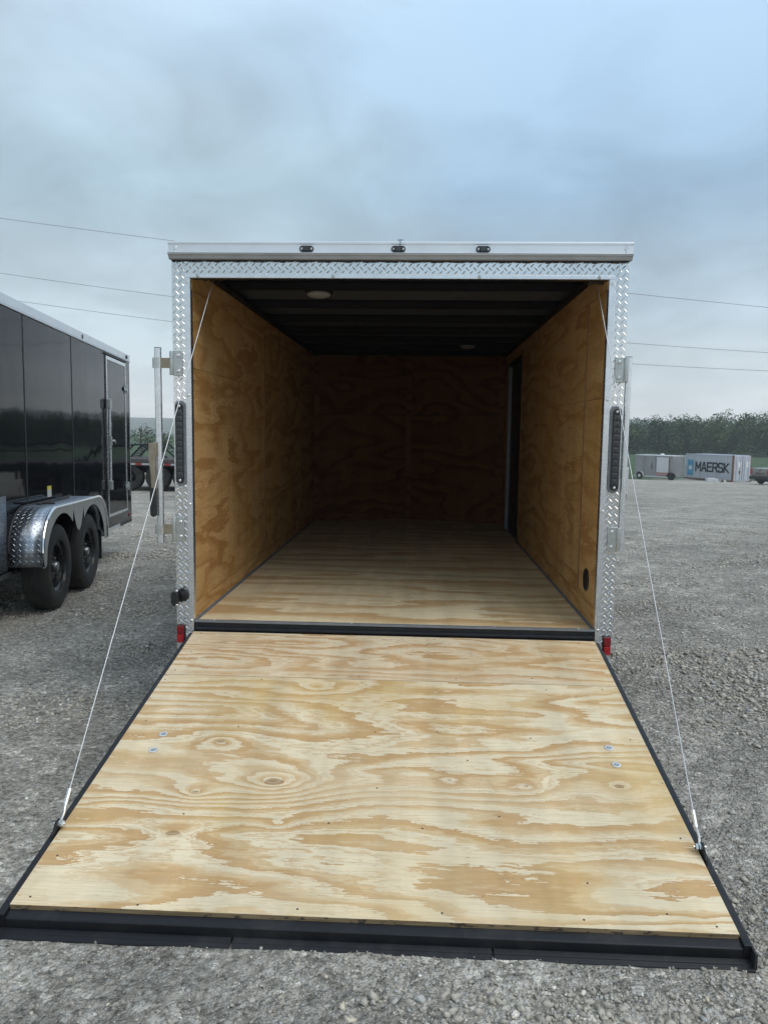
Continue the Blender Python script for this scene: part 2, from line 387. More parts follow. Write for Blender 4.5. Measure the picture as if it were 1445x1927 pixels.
# ------------------------------------------------------------------ ground
def gravel_mat():
    m, nt, b = new_mat('crushed_gravel')
    c = objco(nt)
    big = noise(nt, c, 0.22, 4.0, 0.55)
    med = noise(nt, c, 2.3, 5.0, 0.6)
    fine = noise(nt, c, 55.0, 6.0, 0.72)
    col = ramp(nt, fine, [(0.30, (0.138, 0.131, 0.121)), (0.50, (0.547, 0.521, 0.475)), (0.72, (0.840, 0.840, 0.840))])
    col = mixc(nt, 1.0, col, ramp(nt, med, [(0.28, 0.78), (0.72, 1.16)]), 'MULTIPLY')
    col = mixc(nt, 1.0, col, ramp(nt, big, [(0.35, 0.88), (0.65, 1.12)]), 'MULTIPLY')
    # compacted wheel lines and pale fines
    sp0 = nt.nodes.new('ShaderNodeSeparateXYZ'); nt.links.new(c, sp0.inputs[0])
    trk = noise(nt, comb(nt, mth(nt, 'MULTIPLY_ADD', sp0.outputs['Y'], 0.10, mth(nt, 'MULTIPLY', sp0.outputs['X'], 0.25)), mth(nt, 'MULTIPLY', sp0.outputs['Y'], 0.75), 0.0), 1.0, 4.0, 0.6, 0.5)
    col = mixc(nt, ramp(nt, trk, [(0.48, 0.0), (0.66, 0.40)]), col, (0.47, 0.45, 0.42))
    dmp = noise(nt, c, 0.55, 4.0, 0.6)
    col = mixc(nt, 1.0, col, ramp(nt, dmp, [(0.34, 0.88), (0.50, 1.0)]), 'MULTIPLY')
    def vor(scale):
        v = nt.nodes.new('ShaderNodeTexVoronoi'); v.inputs['Scale'].default_value = scale
        nt.links.new(c, v.inputs['Vector']); return v
    v1 = vor(55.0); v2 = vor(140.0); v3 = vor(19.0)
    sp = nt.nodes.new('ShaderNodeSeparateColor'); nt.links.new(v1.outputs['Color'], sp.inputs[0])
    col = mixc(nt, 1.0, col, ramp(nt, sp.outputs[0], [(0.0, 0.72), (0.6, 1.0), (0.93, 1.15), (1.0, 1.75)]), 'MULTIPLY')
    sp3 = nt.nodes.new('ShaderNodeSeparateColor'); nt.links.new(v3.outputs['Color'], sp3.inputs[0])
    col = mixc(nt, 1.0, col, ramp(nt, sp3.outputs[1], [(0.0, 0.86), (0.8, 1.02), (1.0, 1.3)]), 'MULTIPLY')
    col = mixc(nt, 1.0, col, (1.03, 0.995, 0.94), 'MULTIPLY')
    nt.links.new(col, b.inputs['Base Color'])
    b.inputs['Roughness'].default_value = 0.95; b.inputs['Specular IOR Level'].default_value = 0.2
    fm = ramp(nt, noise(nt, c, 1.7, 4.0, 0.6), [(0.40, 0.55), (0.58, 1.0)])
    hh = mth(nt, 'MULTIPLY_ADD', v1.outputs['Distance'], -1.0, mth(nt, 'MULTIPLY', fine, 0.8))
    hh = mth(nt, 'MULTIPLY_ADD', v2.outputs['Distance'], -0.5, hh)
    hh = mth(nt, 'MULTIPLY_ADD', v3.outputs['Distance'], -1.3, hh)
    bump(nt, b, mth(nt, 'MULTIPLY', hh, fm), 1.0, 0.030)
    return m
M_GRAVEL = gravel_mat()

def axis_pts(fine_lo, fine_hi, step, lo, hi, grow=1.06):
    a = list(np.arange(fine_lo, fine_hi, step)); s = step; p = a[-1]
    while p < hi: s *= grow; p += s; a.append(p)
    s = step; p = a[0]; b = []
    while p > lo: s *= grow; p -= s; b.append(p)
    return np.array(b[::-1] + a)
def sheet(name, xs, ys, zf, mat, kind='structure', parent=None):
    X, Y = np.meshgrid(xs, ys); Z = zf(X, Y)
    nx, ny = len(xs), len(ys)
    V = np.stack([X, Y, Z], -1).reshape(-1, 3)
    i = np.arange(ny - 1)[:, None] * nx + np.arange(nx - 1)[None, :]
    F = np.stack([i, i + 1, i + nx + 1, i + nx], -1).reshape(-1, 4)
    me = bpy.data.meshes.new(name)
    me.vertices.add(len(V)); me.vertices.foreach_set('co', V.ravel())
    me.loops.add(F.size); me.loops.foreach_set('vertex_index', F.ravel().astype(np.int32))
    me.polygons.add(len(F)); me.polygons.foreach_set('loop_start', np.arange(0, F.size, 4, dtype=np.int32))
    me.update(calc_edges=True)
    me.polygons.foreach_set('use_smooth', [True] * len(F))
    me.materials.append(mat)
    o = bpy.data.objects.new(name, me); COL.objects.link(o); o['kind'] = kind
    if parent: o.parent = parent
    return o
xs = axis_pts(-3.6, 3.2, 0.028, -500, 500); ys = axis_pts(-2.6, 2.6, 0.028, -60, 84)
gnd = sheet('ground', xs, ys, lambda x, y: ground_z(x, y) + ground_rough(x, y), M_GRAVEL)
gnd['label'] = 'grey crushed gravel lot'

# grass field beyond the lot
def grass_mat():
    m, nt, b = new_mat('meadow_grass'); c = objco(nt)
    col = ramp(nt, noise(nt, c, 0.35, 6.0, 0.65), [(0.3, (0.030, 0.062, 0.022)), (0.55, (0.050, 0.095, 0.032)), (0.8, (0.085, 0.115, 0.042))])
    nt.links.new(col, b.inputs['Base Color']); b.inputs['Roughness'].default_value = 0.9
    bump(nt, b, noise(nt, c, 6.0, 5.0, 0.7), 0.8, 0.15)
    return m
M_GRASS = grass_mat()
fx = np.concatenate([np.linspace(-700, -60, 30), np.linspace(-55, 120, 176), np.linspace(130, 900, 30)])
fy = np.concatenate([np.linspace(0, 1, 12)[:-1] * 6, np.linspace(6, 330, 60)])
def field_z(X, T):
    return ground_z(X, np.full_like(X, 79.0)) + 0.05 + np.clip((T - 110) / 120, 0, 1) ** 2 * 6.0 * np.clip((X + 40) / 60, 0, 1)
def field_sheet():
    X, T = np.meshgrid(fx, fy)
    y0 = 76.0 + (fbm(X * 0.4, X * 0 + 3, 3, 5) - 0.45) * 2.0 + np.where(X > 34, 2.0, 0.0)
    Y = y0 + T
    Z = np.maximum(field_z(X, T), ground_z(X, Y) + 0.03)
    Z = np.where(T < 0.3, ground_z(X, Y) - 0.25, Z + (fbm(X * 2, Y * 2, 2, 9) - .4) * 0.1)
    nx, ny = len(fx), len(fy)
    V = np.stack([X, Y, Z], -1).reshape(-1, 3)
    i = np.arange(ny - 1)[:, None] * nx + np.arange(nx - 1)[None, :]
    F = np.stack([i, i + 1, i + nx + 1, i + nx], -1).reshape(-1, 4)
    me = bpy.data.meshes.new('grass_field'); me.from_pydata(V.tolist(), [], F.tolist()); me.update()
    o = link('grass_field', me, M_GRASS, smooth=True); o['kind'] = 'structure'
field_sheet()

# distant hills
def hill_mat():
    m, nt, b = new_mat('wooded_hillside'); c = objco(nt)
    col = ramp(nt, noise(nt, c, 0.05, 6.0, 0.7), [(0.3, (0.022, 0.040, 0.022)), (0.7, (0.055, 0.085, 0.040))])
    nt.links.new(col, b.inputs['Base Color']); b.inputs['Roughness'].default_value = 1.0
    return m
M_HILL = hill_mat()
hx = np.linspace(-1500, 1900, 240); hy = np.linspace(700, 1500, 36)
def hill_z(X, Y):
    t = (Y - 700) / 800; prof = np.sin(np.clip(t, 0, 1) * math.pi * 0.5)
    top = 13 + 22 * fbm(X * 0.003 + 4, X * 0 + 2, 3, 31) + 6 * fbm(X * 0.03, Y * 0.03, 2, 8)
    return -8 + prof * (top + 8)
sheet('hills', hx, hy, hill_z, M_HILL)

# ------------------------------------------------------------------ loose stones
def icosa():
    t = (1 + 5 ** .5) / 2
    v = np.array([(-1,t,0),(1,t,0),(-1,-t,0),(1,-t,0),(0,-1,t),(0,1,t),(0,-1,-t),(0,1,-t),(t,0,-1),(t,0,1),(-t,0,-1),(-t,0,1)], float)
    f = np.array([(0,11,5),(0,5,1),(0,1,7),(0,7,10),(0,10,11),(1,5,9),(5,11,4),(11,10,2),(10,7,6),(7,1,8),(3,9,4),(3,4,2),(3,2,6),(3,6,8),(3,8,9),(4,9,5),(2,4,11),(6,2,10),(8,6,7),(9,8,1)])
    return v / np.linalg.norm(v[0]), f
def stone_mat():
    m, nt, b = new_mat('loose_stone'); c = objco(nt)
    a = nt.nodes.new('ShaderNodeAttribute'); a.attribute_name = 'tint'
    col = ramp(nt, a.outputs['Fac'], [(0.0, (0.240, 0.228, 0.208)), (0.35, (0.426, 0.401, 0.356)), (0.62, (0.512, 0.480, 0.426)), (0.80, (0.426, 0.445, 0.461)), (0.90, (0.646, 0.577, 0.471)), (0.97, (0.840, 0.840, 0.788)), (1.0, (0.840, 0.840, 0.840))])
    n = noise(nt, c, 160.0, 5.0, 0.65)
    col = mixc(nt, 1.0, col, ramp(nt, n, [(0.3, 0.72), (0.7, 1.2)]), 'MULTIPLY')
    col = mixc(nt, 1.0, col, (1.03, 1.0, 0.95), 'MULTIPLY')
    nt.links.new(col, b.inputs['Base Color']); b.inputs['Roughness'].default_value = 0.9
    b.inputs['Specular IOR Level'].default_value = 0.25
    bump(nt, b, n, 0.5, 0.003)
    return m
M_STONE = stone_mat()
def stones(name, pos, size, tint, flat=(0.45, 0.85)):
    v0, f0 = icosa(); n = len(pos)
    th = RNG.uniform(0, 2 * math.pi, n); c, s = np.cos(th), np.sin(th)
    jit = v0[None] * RNG.uniform(0.55, 1.3, (n, 12, 1)) + RNG.normal(0, 0.16, (n, 12, 3))
    sc = np.stack([size * RNG.uniform(0.8, 1.35, n), size * RNG.uniform(0.65, 1.1, n), size * RNG.uniform(flat[0], flat[1], n)], -1)
    P = jit * sc[:, None, :]
    tilt = RNG.normal(0, 0.35, n)[:, None]
    P[..., 2] = P[..., 2] + P[..., 0] * tilt * 0.5
    Q = np.stack([P[..., 0] * c[:, None] - P[..., 1] * s[:, None], P[..., 0] * s[:, None] + P[..., 1] * c[:, None], P[..., 2]], -1)
    Q += pos[:, None, :]
    V = Q.reshape(-1, 3); F = (f0[None] + (np.arange(n) * 12)[:, None, None]).reshape(-1, 3)
    me = bpy.data.meshes.new(name)
    me.vertices.add(len(V)); me.vertices.foreach_set('co', V.ravel())
    me.loops.add(F.size); me.loops.foreach_set('vertex_index', F.ravel().astype(np.int32))
    me.polygons.add(len(F)); me.polygons.foreach_set('loop_start', np.arange(0, F.size, 3, dtype=np.int32))
    me.update(calc_edges=True)
    at = me.attributes.new('tint', 'FLOAT', 'POINT'); at.data.foreach_set('value', np.repeat(tint, 12).astype(np.float32))
    me.materials.append(M_STONE)
    o = bpy.data.objects.new(name, me); COL.objects.link(o); o['kind'] = 'stuff'
    o['label'] = 'loose grey crushed stones lying over the gravel lot'; o['category'] = 'gravel'
    return o
def scatter_stones():
    N = 100000
    d = 1.1 * np.exp(RNG.uniform(0, math.log(16 / 1.1), N)); a = RNG.uniform(R(-46), R(42), N)
    x = 0.117 + d * np.sin(a); y = -3.68 + d * np.cos(a)
    size = 0.0016 * d * (RNG.pareto(2.6, N) * 0.75 + 0.75)
    size = np.clip(size, 0.002, 0.013)
    # coarser patch at the near right, as if raked there
    clump = fbm(x * 1.7, y * 1.7, 3, 41)
    nearR = np.exp(-(((x - 0.75) / 0.7) ** 2 + ((y + 2.05) / 0.35) ** 2))
    size *= 0.75 + 0.7 * np.clip((clump - 0.42) * 4, 0, 1) + 0.8 * nearR * RNG.uniform(0.2, 1, N)
    keep = ~((np.abs(x) < 0.97) & (y > -1.80) & (y < 4.6))
    keep &= RNG.random(N) < np.clip((clump - 0.30) * 4.5, 0.35, 1.0)
    keep &= (np.hypot(x - .117, y + 3.68) > 0.9)
    x, y, size = x[keep], y[keep], size[keep]
    # larger single rocks
    nb = 900
    bx = RNG.uniform(-4.5, 4.5, nb); by = RNG.uniform(-2.3, 6, nb); bs = RNG.uniform(0.007, 0.015, nb)
    k = ~((np.abs(bx) < 1.06) & (by > -1.86) & (by < 4.6))
    x = np.concatenate([x, bx[k]]); y = np.concatenate([y, by[k]]); size = np.concatenate([size, bs[k]])
    nc = 1500
    cx_ = RNG.normal(0.75, 0.42, nc); cy_ = -1.90 - np.abs(RNG.normal(0, 0.17, nc)); cs_ = np.clip(0.0045 * (RNG.pareto(2.2, nc) + 0.8), 0.003, 0.0135)
    x = np.concatenate([x, cx_]); y = np.concatenate([y, cy_]); size = np.concatenate([size, cs_])
    rp = (np.abs(x) < 1.0) & (y > -1.95) & (y < -1.78); size[rp] = np.minimum(size[rp], 0.007)
    zz = ground_z(x, y) + ground_rough(x, y) + size * RNG.uniform(-0.05, 0.45, len(x))
    tint = np.clip(RNG.beta(2.0, 2.2, len(x)) * 0.95, 0, 1); w = RNG.random(len(x)) < 0.02; tint[w] = RNG.uniform(0.93, 1.0, w.sum())
    stones('loose_gravel', np.stack([x, y, zz], -1), size, tint)
scatter_stones()

# ------------------------------------------------------------------ small shared pieces
def lug_mesh(mb, o, ex, ey, ez, L=0.0138, w=0.0030, h=0.0018):
    """one raised lens of tread plate at o, long axis ex, width ey, up ez"""
    o, ex, ey, ez = map(Vector, (o, ex, ey, ez))
    b = [o - ex * L, o - ex * L * .45 - ey * w, o + ex * L * .45 - ey * w, o + ex * L, o + ex * L * .45 + ey * w, o - ex * L * .45 + ey * w]
    t = [o - ex * L * .55 + ez * h, o + ex * L * .55 + ez * h]
    mb.add(b + t, [(0, 1, 6), (1, 2, 7, 6), (2, 3, 7), (3, 4, 7), (4, 5, 6, 7), (5, 0, 6)])
def tread_lugs(a0, a1, b0, b1, fn, pitch=0.035, **kw):
    """lugs over a rectangle; fn(a,b) -> point, tangent a, tangent b, normal"""
    mb = MB(); i = 0
    na = max(1, int(round((a1 - a0) / pitch))); nb = max(1, int(round((b1 - b0) / pitch)))
    pa, pb = (a1 - a0) / na, (b1 - b0) / nb
    for i in range(na * 2):
        for j in range(nb * 2):
            if (i + j) % 2: continue
            a = a0 + pa * (0.25 + i * 0.5); b = b0 + pb * (0.25 + j * 0.5)
            p, ta, tb, n = fn(a, b)
            s = 1 if i % 2 == 0 else -1
            ex = (Vector(ta) + Vector(tb) * s).normalized(); ey = (Vector(ta) - Vector(tb) * s).normalized()
            lug_mesh(mb, p, ex, ey, n, **kw)
    return mb
def bolt(mb_parent, name, p, axis, r=0.007, h=0.005, mat=None):
    """domed screw head on axis X/Y/Z (sign by h)"""
    mb = MB(); mb.lathe([(r, 0), (r, h * 0.45), (r * 0.7, h * 0.9), (r * 0.25, h), (0.0004, h)], p, axis, 10)
    return mb.build(name, mat or M_BOLT, mb_parent, smooth=True)

# ------------------------------------------------------------------ the open trailer
T = empty('enclosed_trailer', (0, 0, 0), 'enclosed cargo trailer with its plywood lined inside and rear ramp door open', 'trailer', group='enclosed trailers')
HW, ZT, ZB = 1.065, 2.195, 0.356
OW, OT, OB = 0.979, 2.113, 0.455
LEN = 4.27
# rear frame: steel posts and header clad in tread plate
fr = MB()
fr.box(-HW + .002, -OW - .001, 0.001, 0.05, ZB, ZT + .05); fr.box(OW + .001, HW - .002, 0.001, 0.05, ZB, ZT + .05)
fr.box(-OW - .001, OW + .001, 0.001, 0.05, OT + .001, ZT + .05)
fr.build('rear_frame', M_BLACK, T)
for s in (-1, 1):
    x0, x1 = sorted((s * HW, s * 1.003))
    pl_ = MB().box(x0, x1, -0.003, 0.0, ZB, ZT)
    pl_.box(*(sorted((s * HW, s * (HW - .0015)))), 0.0, 0.075, ZB, ZT)
    post = pl_.build('tread_plate', M_TREAD, T)
    tread_lugs(ZB + .004, ZT, x0 + 0.002, x1 - 0.002, lambda a, b: ((b, -0.003, a), (0, 0, 1), (1, 0, 0), (0, -1, 0))).build('tread_lugs', M_TREAD, post, kind='stuff')
pl_ = MB().box(-1.0025, 1.0025, -0.0035, 0.0, 2.131, ZT + 0.01)
hd = pl_.build('tread_plate', M_TREAD, T)
tread_lugs(-1.0, 1.0, 2.133, ZT + .005, lambda a, b: ((a, -0.0035, b), (1, 0, 0), (0, 0, 1), (0, -1, 0))).build('tread_lugs', M_TREAD, hd, kind='stuff')
# inner edge trim
for s in (-1, 1):
    x0, x1 = sorted((s * 1.004, s * OW))
    t = MB().box(x0, x1, -0.008, 0.012, 0.405, 2.1295).box(*sorted((s * OW, s * (OW - .003))), -0.008, 0.03, 0.47, 2.11).build('edge_trim', M_ALU, T, bev=0.0015)
    for zz in (2.095, 1.565, 1.04, 0.463):
        bolt(t, 'rivet', (s * 0.991, -0.008, zz), 'Y', 0.0075, -0.005)
t = MB().box(-1.004, 1.004, -0.009, 0.012, OT, 2.1305).build('edge_trim', M_ALU, T, bev=0.0015)
for xx in (-0.94, -0.30, 0.38, 0.93):
    bolt(t, 'rivet', (xx, -0.009, 2.122), 'Y', 0.008, -0.005, M_ZINC)
# roof cap with drip lip
cap = MB().prism([(0.06, 2.276), (-0.030, 2.276), (-0.034, 2.272), (-0.034, 2.264), (-0.030, 2.262), (-0.030, 2.2225), (-0.047, 2.2215), (-0.047, 2.2195), (0.0, 2.2195), (0.06, 2.2195)], 0, -1.072, 1.074)
cap = cap.build('roof_cap', M_CAP, T, bev=0.0008)
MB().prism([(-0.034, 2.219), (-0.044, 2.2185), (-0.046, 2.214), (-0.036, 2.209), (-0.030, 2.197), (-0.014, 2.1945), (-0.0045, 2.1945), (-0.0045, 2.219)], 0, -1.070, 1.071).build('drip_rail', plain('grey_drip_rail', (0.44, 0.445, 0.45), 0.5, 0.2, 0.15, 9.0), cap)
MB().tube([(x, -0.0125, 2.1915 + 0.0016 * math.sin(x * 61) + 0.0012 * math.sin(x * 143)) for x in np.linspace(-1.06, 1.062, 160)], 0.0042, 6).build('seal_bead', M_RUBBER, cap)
for xx in (-1.037, 1.043):
    bolt(cap, 'rivet', (xx, -0.030, 2.247), 'Y', 0.008, -0.006); bolt(cap, 'rivet', (xx, -0.030, 2.228), 'Y', 0.006, -0.005)
for xx in (-0.421, 0.004, 0.393):
    ml = MB().prism([(xx + q[1], 2.241 + q[0]) for q in capsule(0.0145, 0.033)], 1, -0.036, -0.029).build('marker_light', M_PLASTIC, cap, bev=0.001)
    lens = MB().box(xx - 0.0125, xx + 0.0125, -0.041, -0.0362, 2.231, 2.251).build('marker_lens', M_LENS, cap, bev=0.002)
    for q in (-1, 1):
        bolt(cap, 'screw', (xx + q * 0.022, -0.036, 2.241), 'Y', 0.0055, -0.004, M_ZINC)
MB().tube([(0.012, -0.034, 2.226), (0.012, -0.038, 2.262), (0.013, -0.034, 2.282)], 0.0016, 6).tube([(0.0, -0.034, 2.281), (0.025, -0.034, 2.282)], 0.0018, 6).build('cable_tie', M_PLASTIC, cap)
# cam hinges, lock bars and their handles
def cam_hinge(s, zc):
    x_in, x_out = s * 1.018, s * 1.062
    a, b = sorted((x_in, x_out))
    h = MB().box(a, b, -0.014, -0.0045, zc - .058, zc + .058)
    h.tube([(s * 1.068, -0.014, zc - .056), (s * 1.068, -0.014, zc + .056)], 0.010, 12)
    h = h.build('hinge_plate', M_ZINC, T, smooth=True, bev=0.0015)
    for q in (-1, 1): bolt(h, 'bolt', (s * 1.036, -0.014, zc + q * 0.036), 'Y', 0.0095, -0.008)
    if s < 0:
        MB().box(-1.122, -1.070, -0.022, -0.016, zc - .024, zc + .024).build('hinge_arm', M_TANSTEEL, h, bev=0.001)
        MB().tube([(-1.137, -0.02, zc - .024), (-1.137, -0.02, zc + .024)], 0.0205, 14).build('hinge_sleeve', M_ZINC, h, smooth=True)
    else:
        MB().box(1.070, 1.090, -0.010, -0.004, zc - .024, zc + .024).build('hinge_arm', M_TANSTEEL, h, bev=0.001)
for zc in (1.715, 0.918): cam_hinge(-1, zc)
for zc in (1.703, 0.908): cam_hinge(1, zc)
lb = MB().tube([(-1.132, -0.02, 0.852), (-1.132, -0.02, 1.784)], 0.0165, 16).build('lock_bar', M_ALU, T, smooth=True)
MB().tube([(-1.132, -0.02, 1.784), (-1.132, -0.02, 1.787)], 0.0168, 16).build('end_cap', M_PLASTIC, lb)
MB().prism([(-1.176, 1.335), (-1.140, 1.338), (-1.143, 1.25), (-1.143, 1.19), (-1.140, 1.115), (-1.166, 1.118), (-1.169, 1.19), (-1.178, 1.26)], 1, -0.048, -0.040).box(-1.150, -1.136, -0.047, -0.02, 1.27, 1.34).build('lock_handle', M_TANSTEEL, lb, bev=0.003)
MB().prism([(q[0] - 1.157, q[1] + 1.050) for q in capsule(0.0155, 0.070)], 1, -0.056, -0.034).build('handle_grip', M_RUBBER, lb, bev=0.005)
rb = MB().tube([(1.084, 0.004, 0.852), (1.084, 0.004, 1.762)], 0.0150, 16).build('lock_bar', M_ALU, T, smooth=True)
MB().tube([(1.084, 0.004, 1.762), (1.084, 0.004, 1.765)], 0.0153, 16).build('end_cap', M_PLASTIC, rb)
MB().prism([(0.02, 1.25), (0.05, 1.24), (0.06, 1.18), (0.06, 1.13), (0.035, 1.10), (0.02, 1.12)], 0, 1.098, 1.112).build('lock_handle', M_ALU, rb, bev=0.004)
# stop / turn light bars
for s in (-1, 1):
    zc = 1.334 if s < 0 else 1.332; xc = -1.031 if s < 0 else 1.033
    lt = MB().prism([(xc + q[0], zc + q[1]) for q in capsule(0.0275, 0.205, 12)], 1, -0.010, -0.0035).build('tail_light', M_BEZEL, T, bev=0.002)
    MB().prism([(xc - s * -0.004 + q[0], zc + q[1]) for q in capsule(0.0185, 0.192, 12)], 1, -0.017, -0.0102).build('light_housing', M_PLASTIC, lt, bev=0.002)
    for k in range(11):
        zz = zc - 0.150 + k * 0.030; xx = xc + s * 0.004
        MB().add([(xx - .014, -.0172, zz - .0125), (xx + .014, -.0172, zz - .0125), (xx + .014, -.0172, zz + .0125), (xx - .014, -.0172, zz + .0125), (xx, -.0205, zz + 0.004)],
                 [(0, 1, 4), (1, 2, 4), (2, 3, 4), (3, 0, 4)]).build('light_cell', M_LENS, lt)
    for q in (-1, 1): bolt(lt, 'screw', (xc + s * 0.004, -0.017, zc + q * 0.178), 'Y', 0.0065, -0.005)
# red side reflectors low on the posts
for s, xc, z0, z1 in ((-1, -1.043, 0.354, 0.439), (1, 1.036, 0.345, 0.433)):
    m = (z0 + z1) / 2
    r_ = MB().box(xc - .019, xc + .019, -0.014, -0.004, z0 - .003, z1 + .003).build('reflector_lamp', M_PLASTIC, T, bev=0.002)
    MB().box(xc - .017, xc + .017, -0.026, -0.0142, m + .001, z1).build('reflector_lens', M_DRED, r_, bev=0.003)
    MB().box(xc - .017, xc + .017, -0.026, -0.0142, z0, m - .001).build('reflector_lens', M_RED, r_, bev=0.003)
    MB().box(xc - .024, xc + .024, 0.004, 0.05, 0.300, ZB - .001).box(xc - .024, xc + .024, -0.012, 0.004, 0.300, 0.306).build('post_foot', M_ALU, T)
    gx0, gx1 = sorted((s * 0.982, s * 1.02))
    MB().prism([(s * 0.983, 0.404), (s * 1.01, 0.404), (s * 0.983, 0.382)], 1, -0.010, -0.004).build('gusset_plate', M_WHITE, T)
# plug holder on the left post
pg = MB().lathe([(0.030, 0.0), (0.030, -0.012), (0.024, -0.016), (0.0005, -0.016)], (-1.030, -0.003, 0.590), 'Y', 24).build('plug_socket', M_PLASTIC, T, smooth=True)
MB().prism([(-1.062 + q[0] * 0.85, 0.578 + q[1]) for q in capsule(0.023, 0.037)], 1, -0.048, -0.028).build('socket_lid', M_PLASTIC, pg, bev=0.006)
MB().tube([(-1.044, -0.030, 0.622), (-1.028, -0.020, 0.626), (-1.012, -0.012, 0.606), (-1.008, -0.012, 0.580), (-1.018, -0.014, 0.562)], 0.0045, 8).build('lid_hinge', M_PLASTIC, pg, smooth=True)
for dz in (0.036, -0.034): bolt(pg, 'screw', (-1.050, -0.048, 0.582 + dz), 'Y', 0.006, -0.004)

# inside: floor, walls, nose, roof
IW, ZF, ZC = 0.9765, 0.461, 2.145
yb = [0.012, 1.232, 2.451, 3.670, 4.27]
for a, b in zip(yb[:-1], yb[1:]):
    MB().box(-IW - .015, IW + .015, a + .0008, b - .0008, ZF - 0.019, ZF).build('floor_sheet', M_FLOOR, T)
MB().box(-IW, IW, 0.012, 4.66, 0.36, ZF - 0.0195).build('floor_frame', M_BLACK, T)
def wall_panel(s, y0, y1, z0, z1, mat, thick=0.0095, name='wall_panel', inset=0.0):
    a, b = sorted((s * (IW + inset), s * (IW + inset + thick)))
    return MB().box(a, b, y0 + .0012, y1 - .0012, z0 + .0012, z1 - .0012).build(name, mat, T)
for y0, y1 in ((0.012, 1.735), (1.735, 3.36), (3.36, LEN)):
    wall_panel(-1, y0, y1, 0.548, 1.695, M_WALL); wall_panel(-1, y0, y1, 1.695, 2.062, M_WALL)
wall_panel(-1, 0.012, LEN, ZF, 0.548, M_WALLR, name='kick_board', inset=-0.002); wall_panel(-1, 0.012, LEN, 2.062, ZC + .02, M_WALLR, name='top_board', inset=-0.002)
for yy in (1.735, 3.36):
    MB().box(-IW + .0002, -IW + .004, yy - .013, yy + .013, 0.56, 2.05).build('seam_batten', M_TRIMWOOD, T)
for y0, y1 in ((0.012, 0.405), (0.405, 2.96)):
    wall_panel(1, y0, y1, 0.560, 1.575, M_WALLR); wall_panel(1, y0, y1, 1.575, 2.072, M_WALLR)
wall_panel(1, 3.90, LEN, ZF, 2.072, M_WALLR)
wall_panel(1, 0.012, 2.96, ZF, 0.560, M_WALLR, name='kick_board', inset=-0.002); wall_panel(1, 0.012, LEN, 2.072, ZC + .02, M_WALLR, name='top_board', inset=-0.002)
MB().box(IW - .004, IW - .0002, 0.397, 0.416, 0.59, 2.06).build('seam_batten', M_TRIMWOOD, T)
MB().box(IW - .003, IW + .0095, 2.961, 2.99, ZF, 2.07).build('door_casing', M_TRIMWOOD, T)
for s in (-1, 1):
    a, b = sorted((s * IW, s * (IW - .010)))
    MB().prism([(s * (IW - .0022), ZF + .0003), (s * (IW - .012), ZF + .0003), (s * (IW - .0022), ZF + .011)], 1, 0.013, 2.95 if s > 0 else LEN).build('corner_bead', M_GREYTRIM, T)
    a, b = sorted((s * (IW + .03), s * (IW + .034)))
    MB().box(a, b, 0.05, LEN, 0.40, 2.20).build('wall_stud_panel', M_DARKPANEL, T)
    a, b = sorted((s * (IW + .0348), s * (HW - .002)))
    MB().box(a, b, 0.076, LEN, 0.40, 2.215).build('outer_skin', plain('black_side_skin', (0.012, 0.013, 0.016), 0.09, 0.0, 0.1, 4.0, coat=0.3), T)
# side door on the right
sdr = MB().box(IW + .022, IW + .0295, 3.03, 3.87, ZF + .01, 2.05).build('side_door', M_DARKPANEL, T)
MB().box(IW - .012, IW + .0215, 3.868, 3.896, ZF, 2.06).build('door_jamb', M_GREYTRIM, sdr, bev=0.002)
MB().box(IW - .002, IW + .0215, 2.9905, 3.006, ZF, 2.06).build('door_jamb', M_DARKPANEL, sdr)
MB().box(IW - .006, IW + .0215, 3.0065, 3.867, 2.03, 2.06).build('door_head', M_DARKPANEL, sdr)
MB().box(IW - .004, IW + .0215, 3.0065, 3.867, ZF - .002, ZF + .008).build('door_threshold', M_ALU, sdr)
# round vent
vt = MB().lathe([(0.058, 0.0), (0.058, -0.005), (0.050, -0.008), (0.046, -0.004), (0.0005, -0.004)], (IW - .0002, 0.215, 0.668), 'X', 28).build('wall_vent', M_PLASTIC, T, smooth=True)
for k in range(-3, 4):
    w = math.sqrt(0.045 ** 2 - (k * 0.012) ** 2)
    MB().box(IW - .0085, IW - .0045, 0.215 - w, 0.215 + w, 0.668 + k * 0.012 - .0022, 0.668 + k * 0.012 + .0022).build('vent_slat', M_PLASTIC, vt)
wsc = None
for s_, yl, zl in ((-1, (0.03, 0.60, 1.17, 1.70, 1.77, 2.3), (0.58, 0.86, 1.14, 1.42, 1.66, 1.73, 2.03)), (1, (0.03, 0.38, 0.43, 1.0, 1.6, 2.2), (0.59, 0.86, 1.14, 1.42, 1.54, 1.61, 2.04))):
    for yy in yl:
        for zz in zl:
            if wsc is None:
                o = MB().lathe([(0.0045, 0.0), (0.0035, 0.0008), (0.0004, 0.0003)], (0, 0, 0), 'X', 8).build('wall_screw', M_SCREW, T); wsc = o.data
            else: o = link('wall_screw', wsc, M_SCREW, T)
            o.location = (s_ * IW - s_ * 0.0003, yy + random.uniform(-.006, .006), zz + random.uniform(-.008, .008)); o.rotation_euler = (0, 0, math.pi if s_ > 0 else 0)
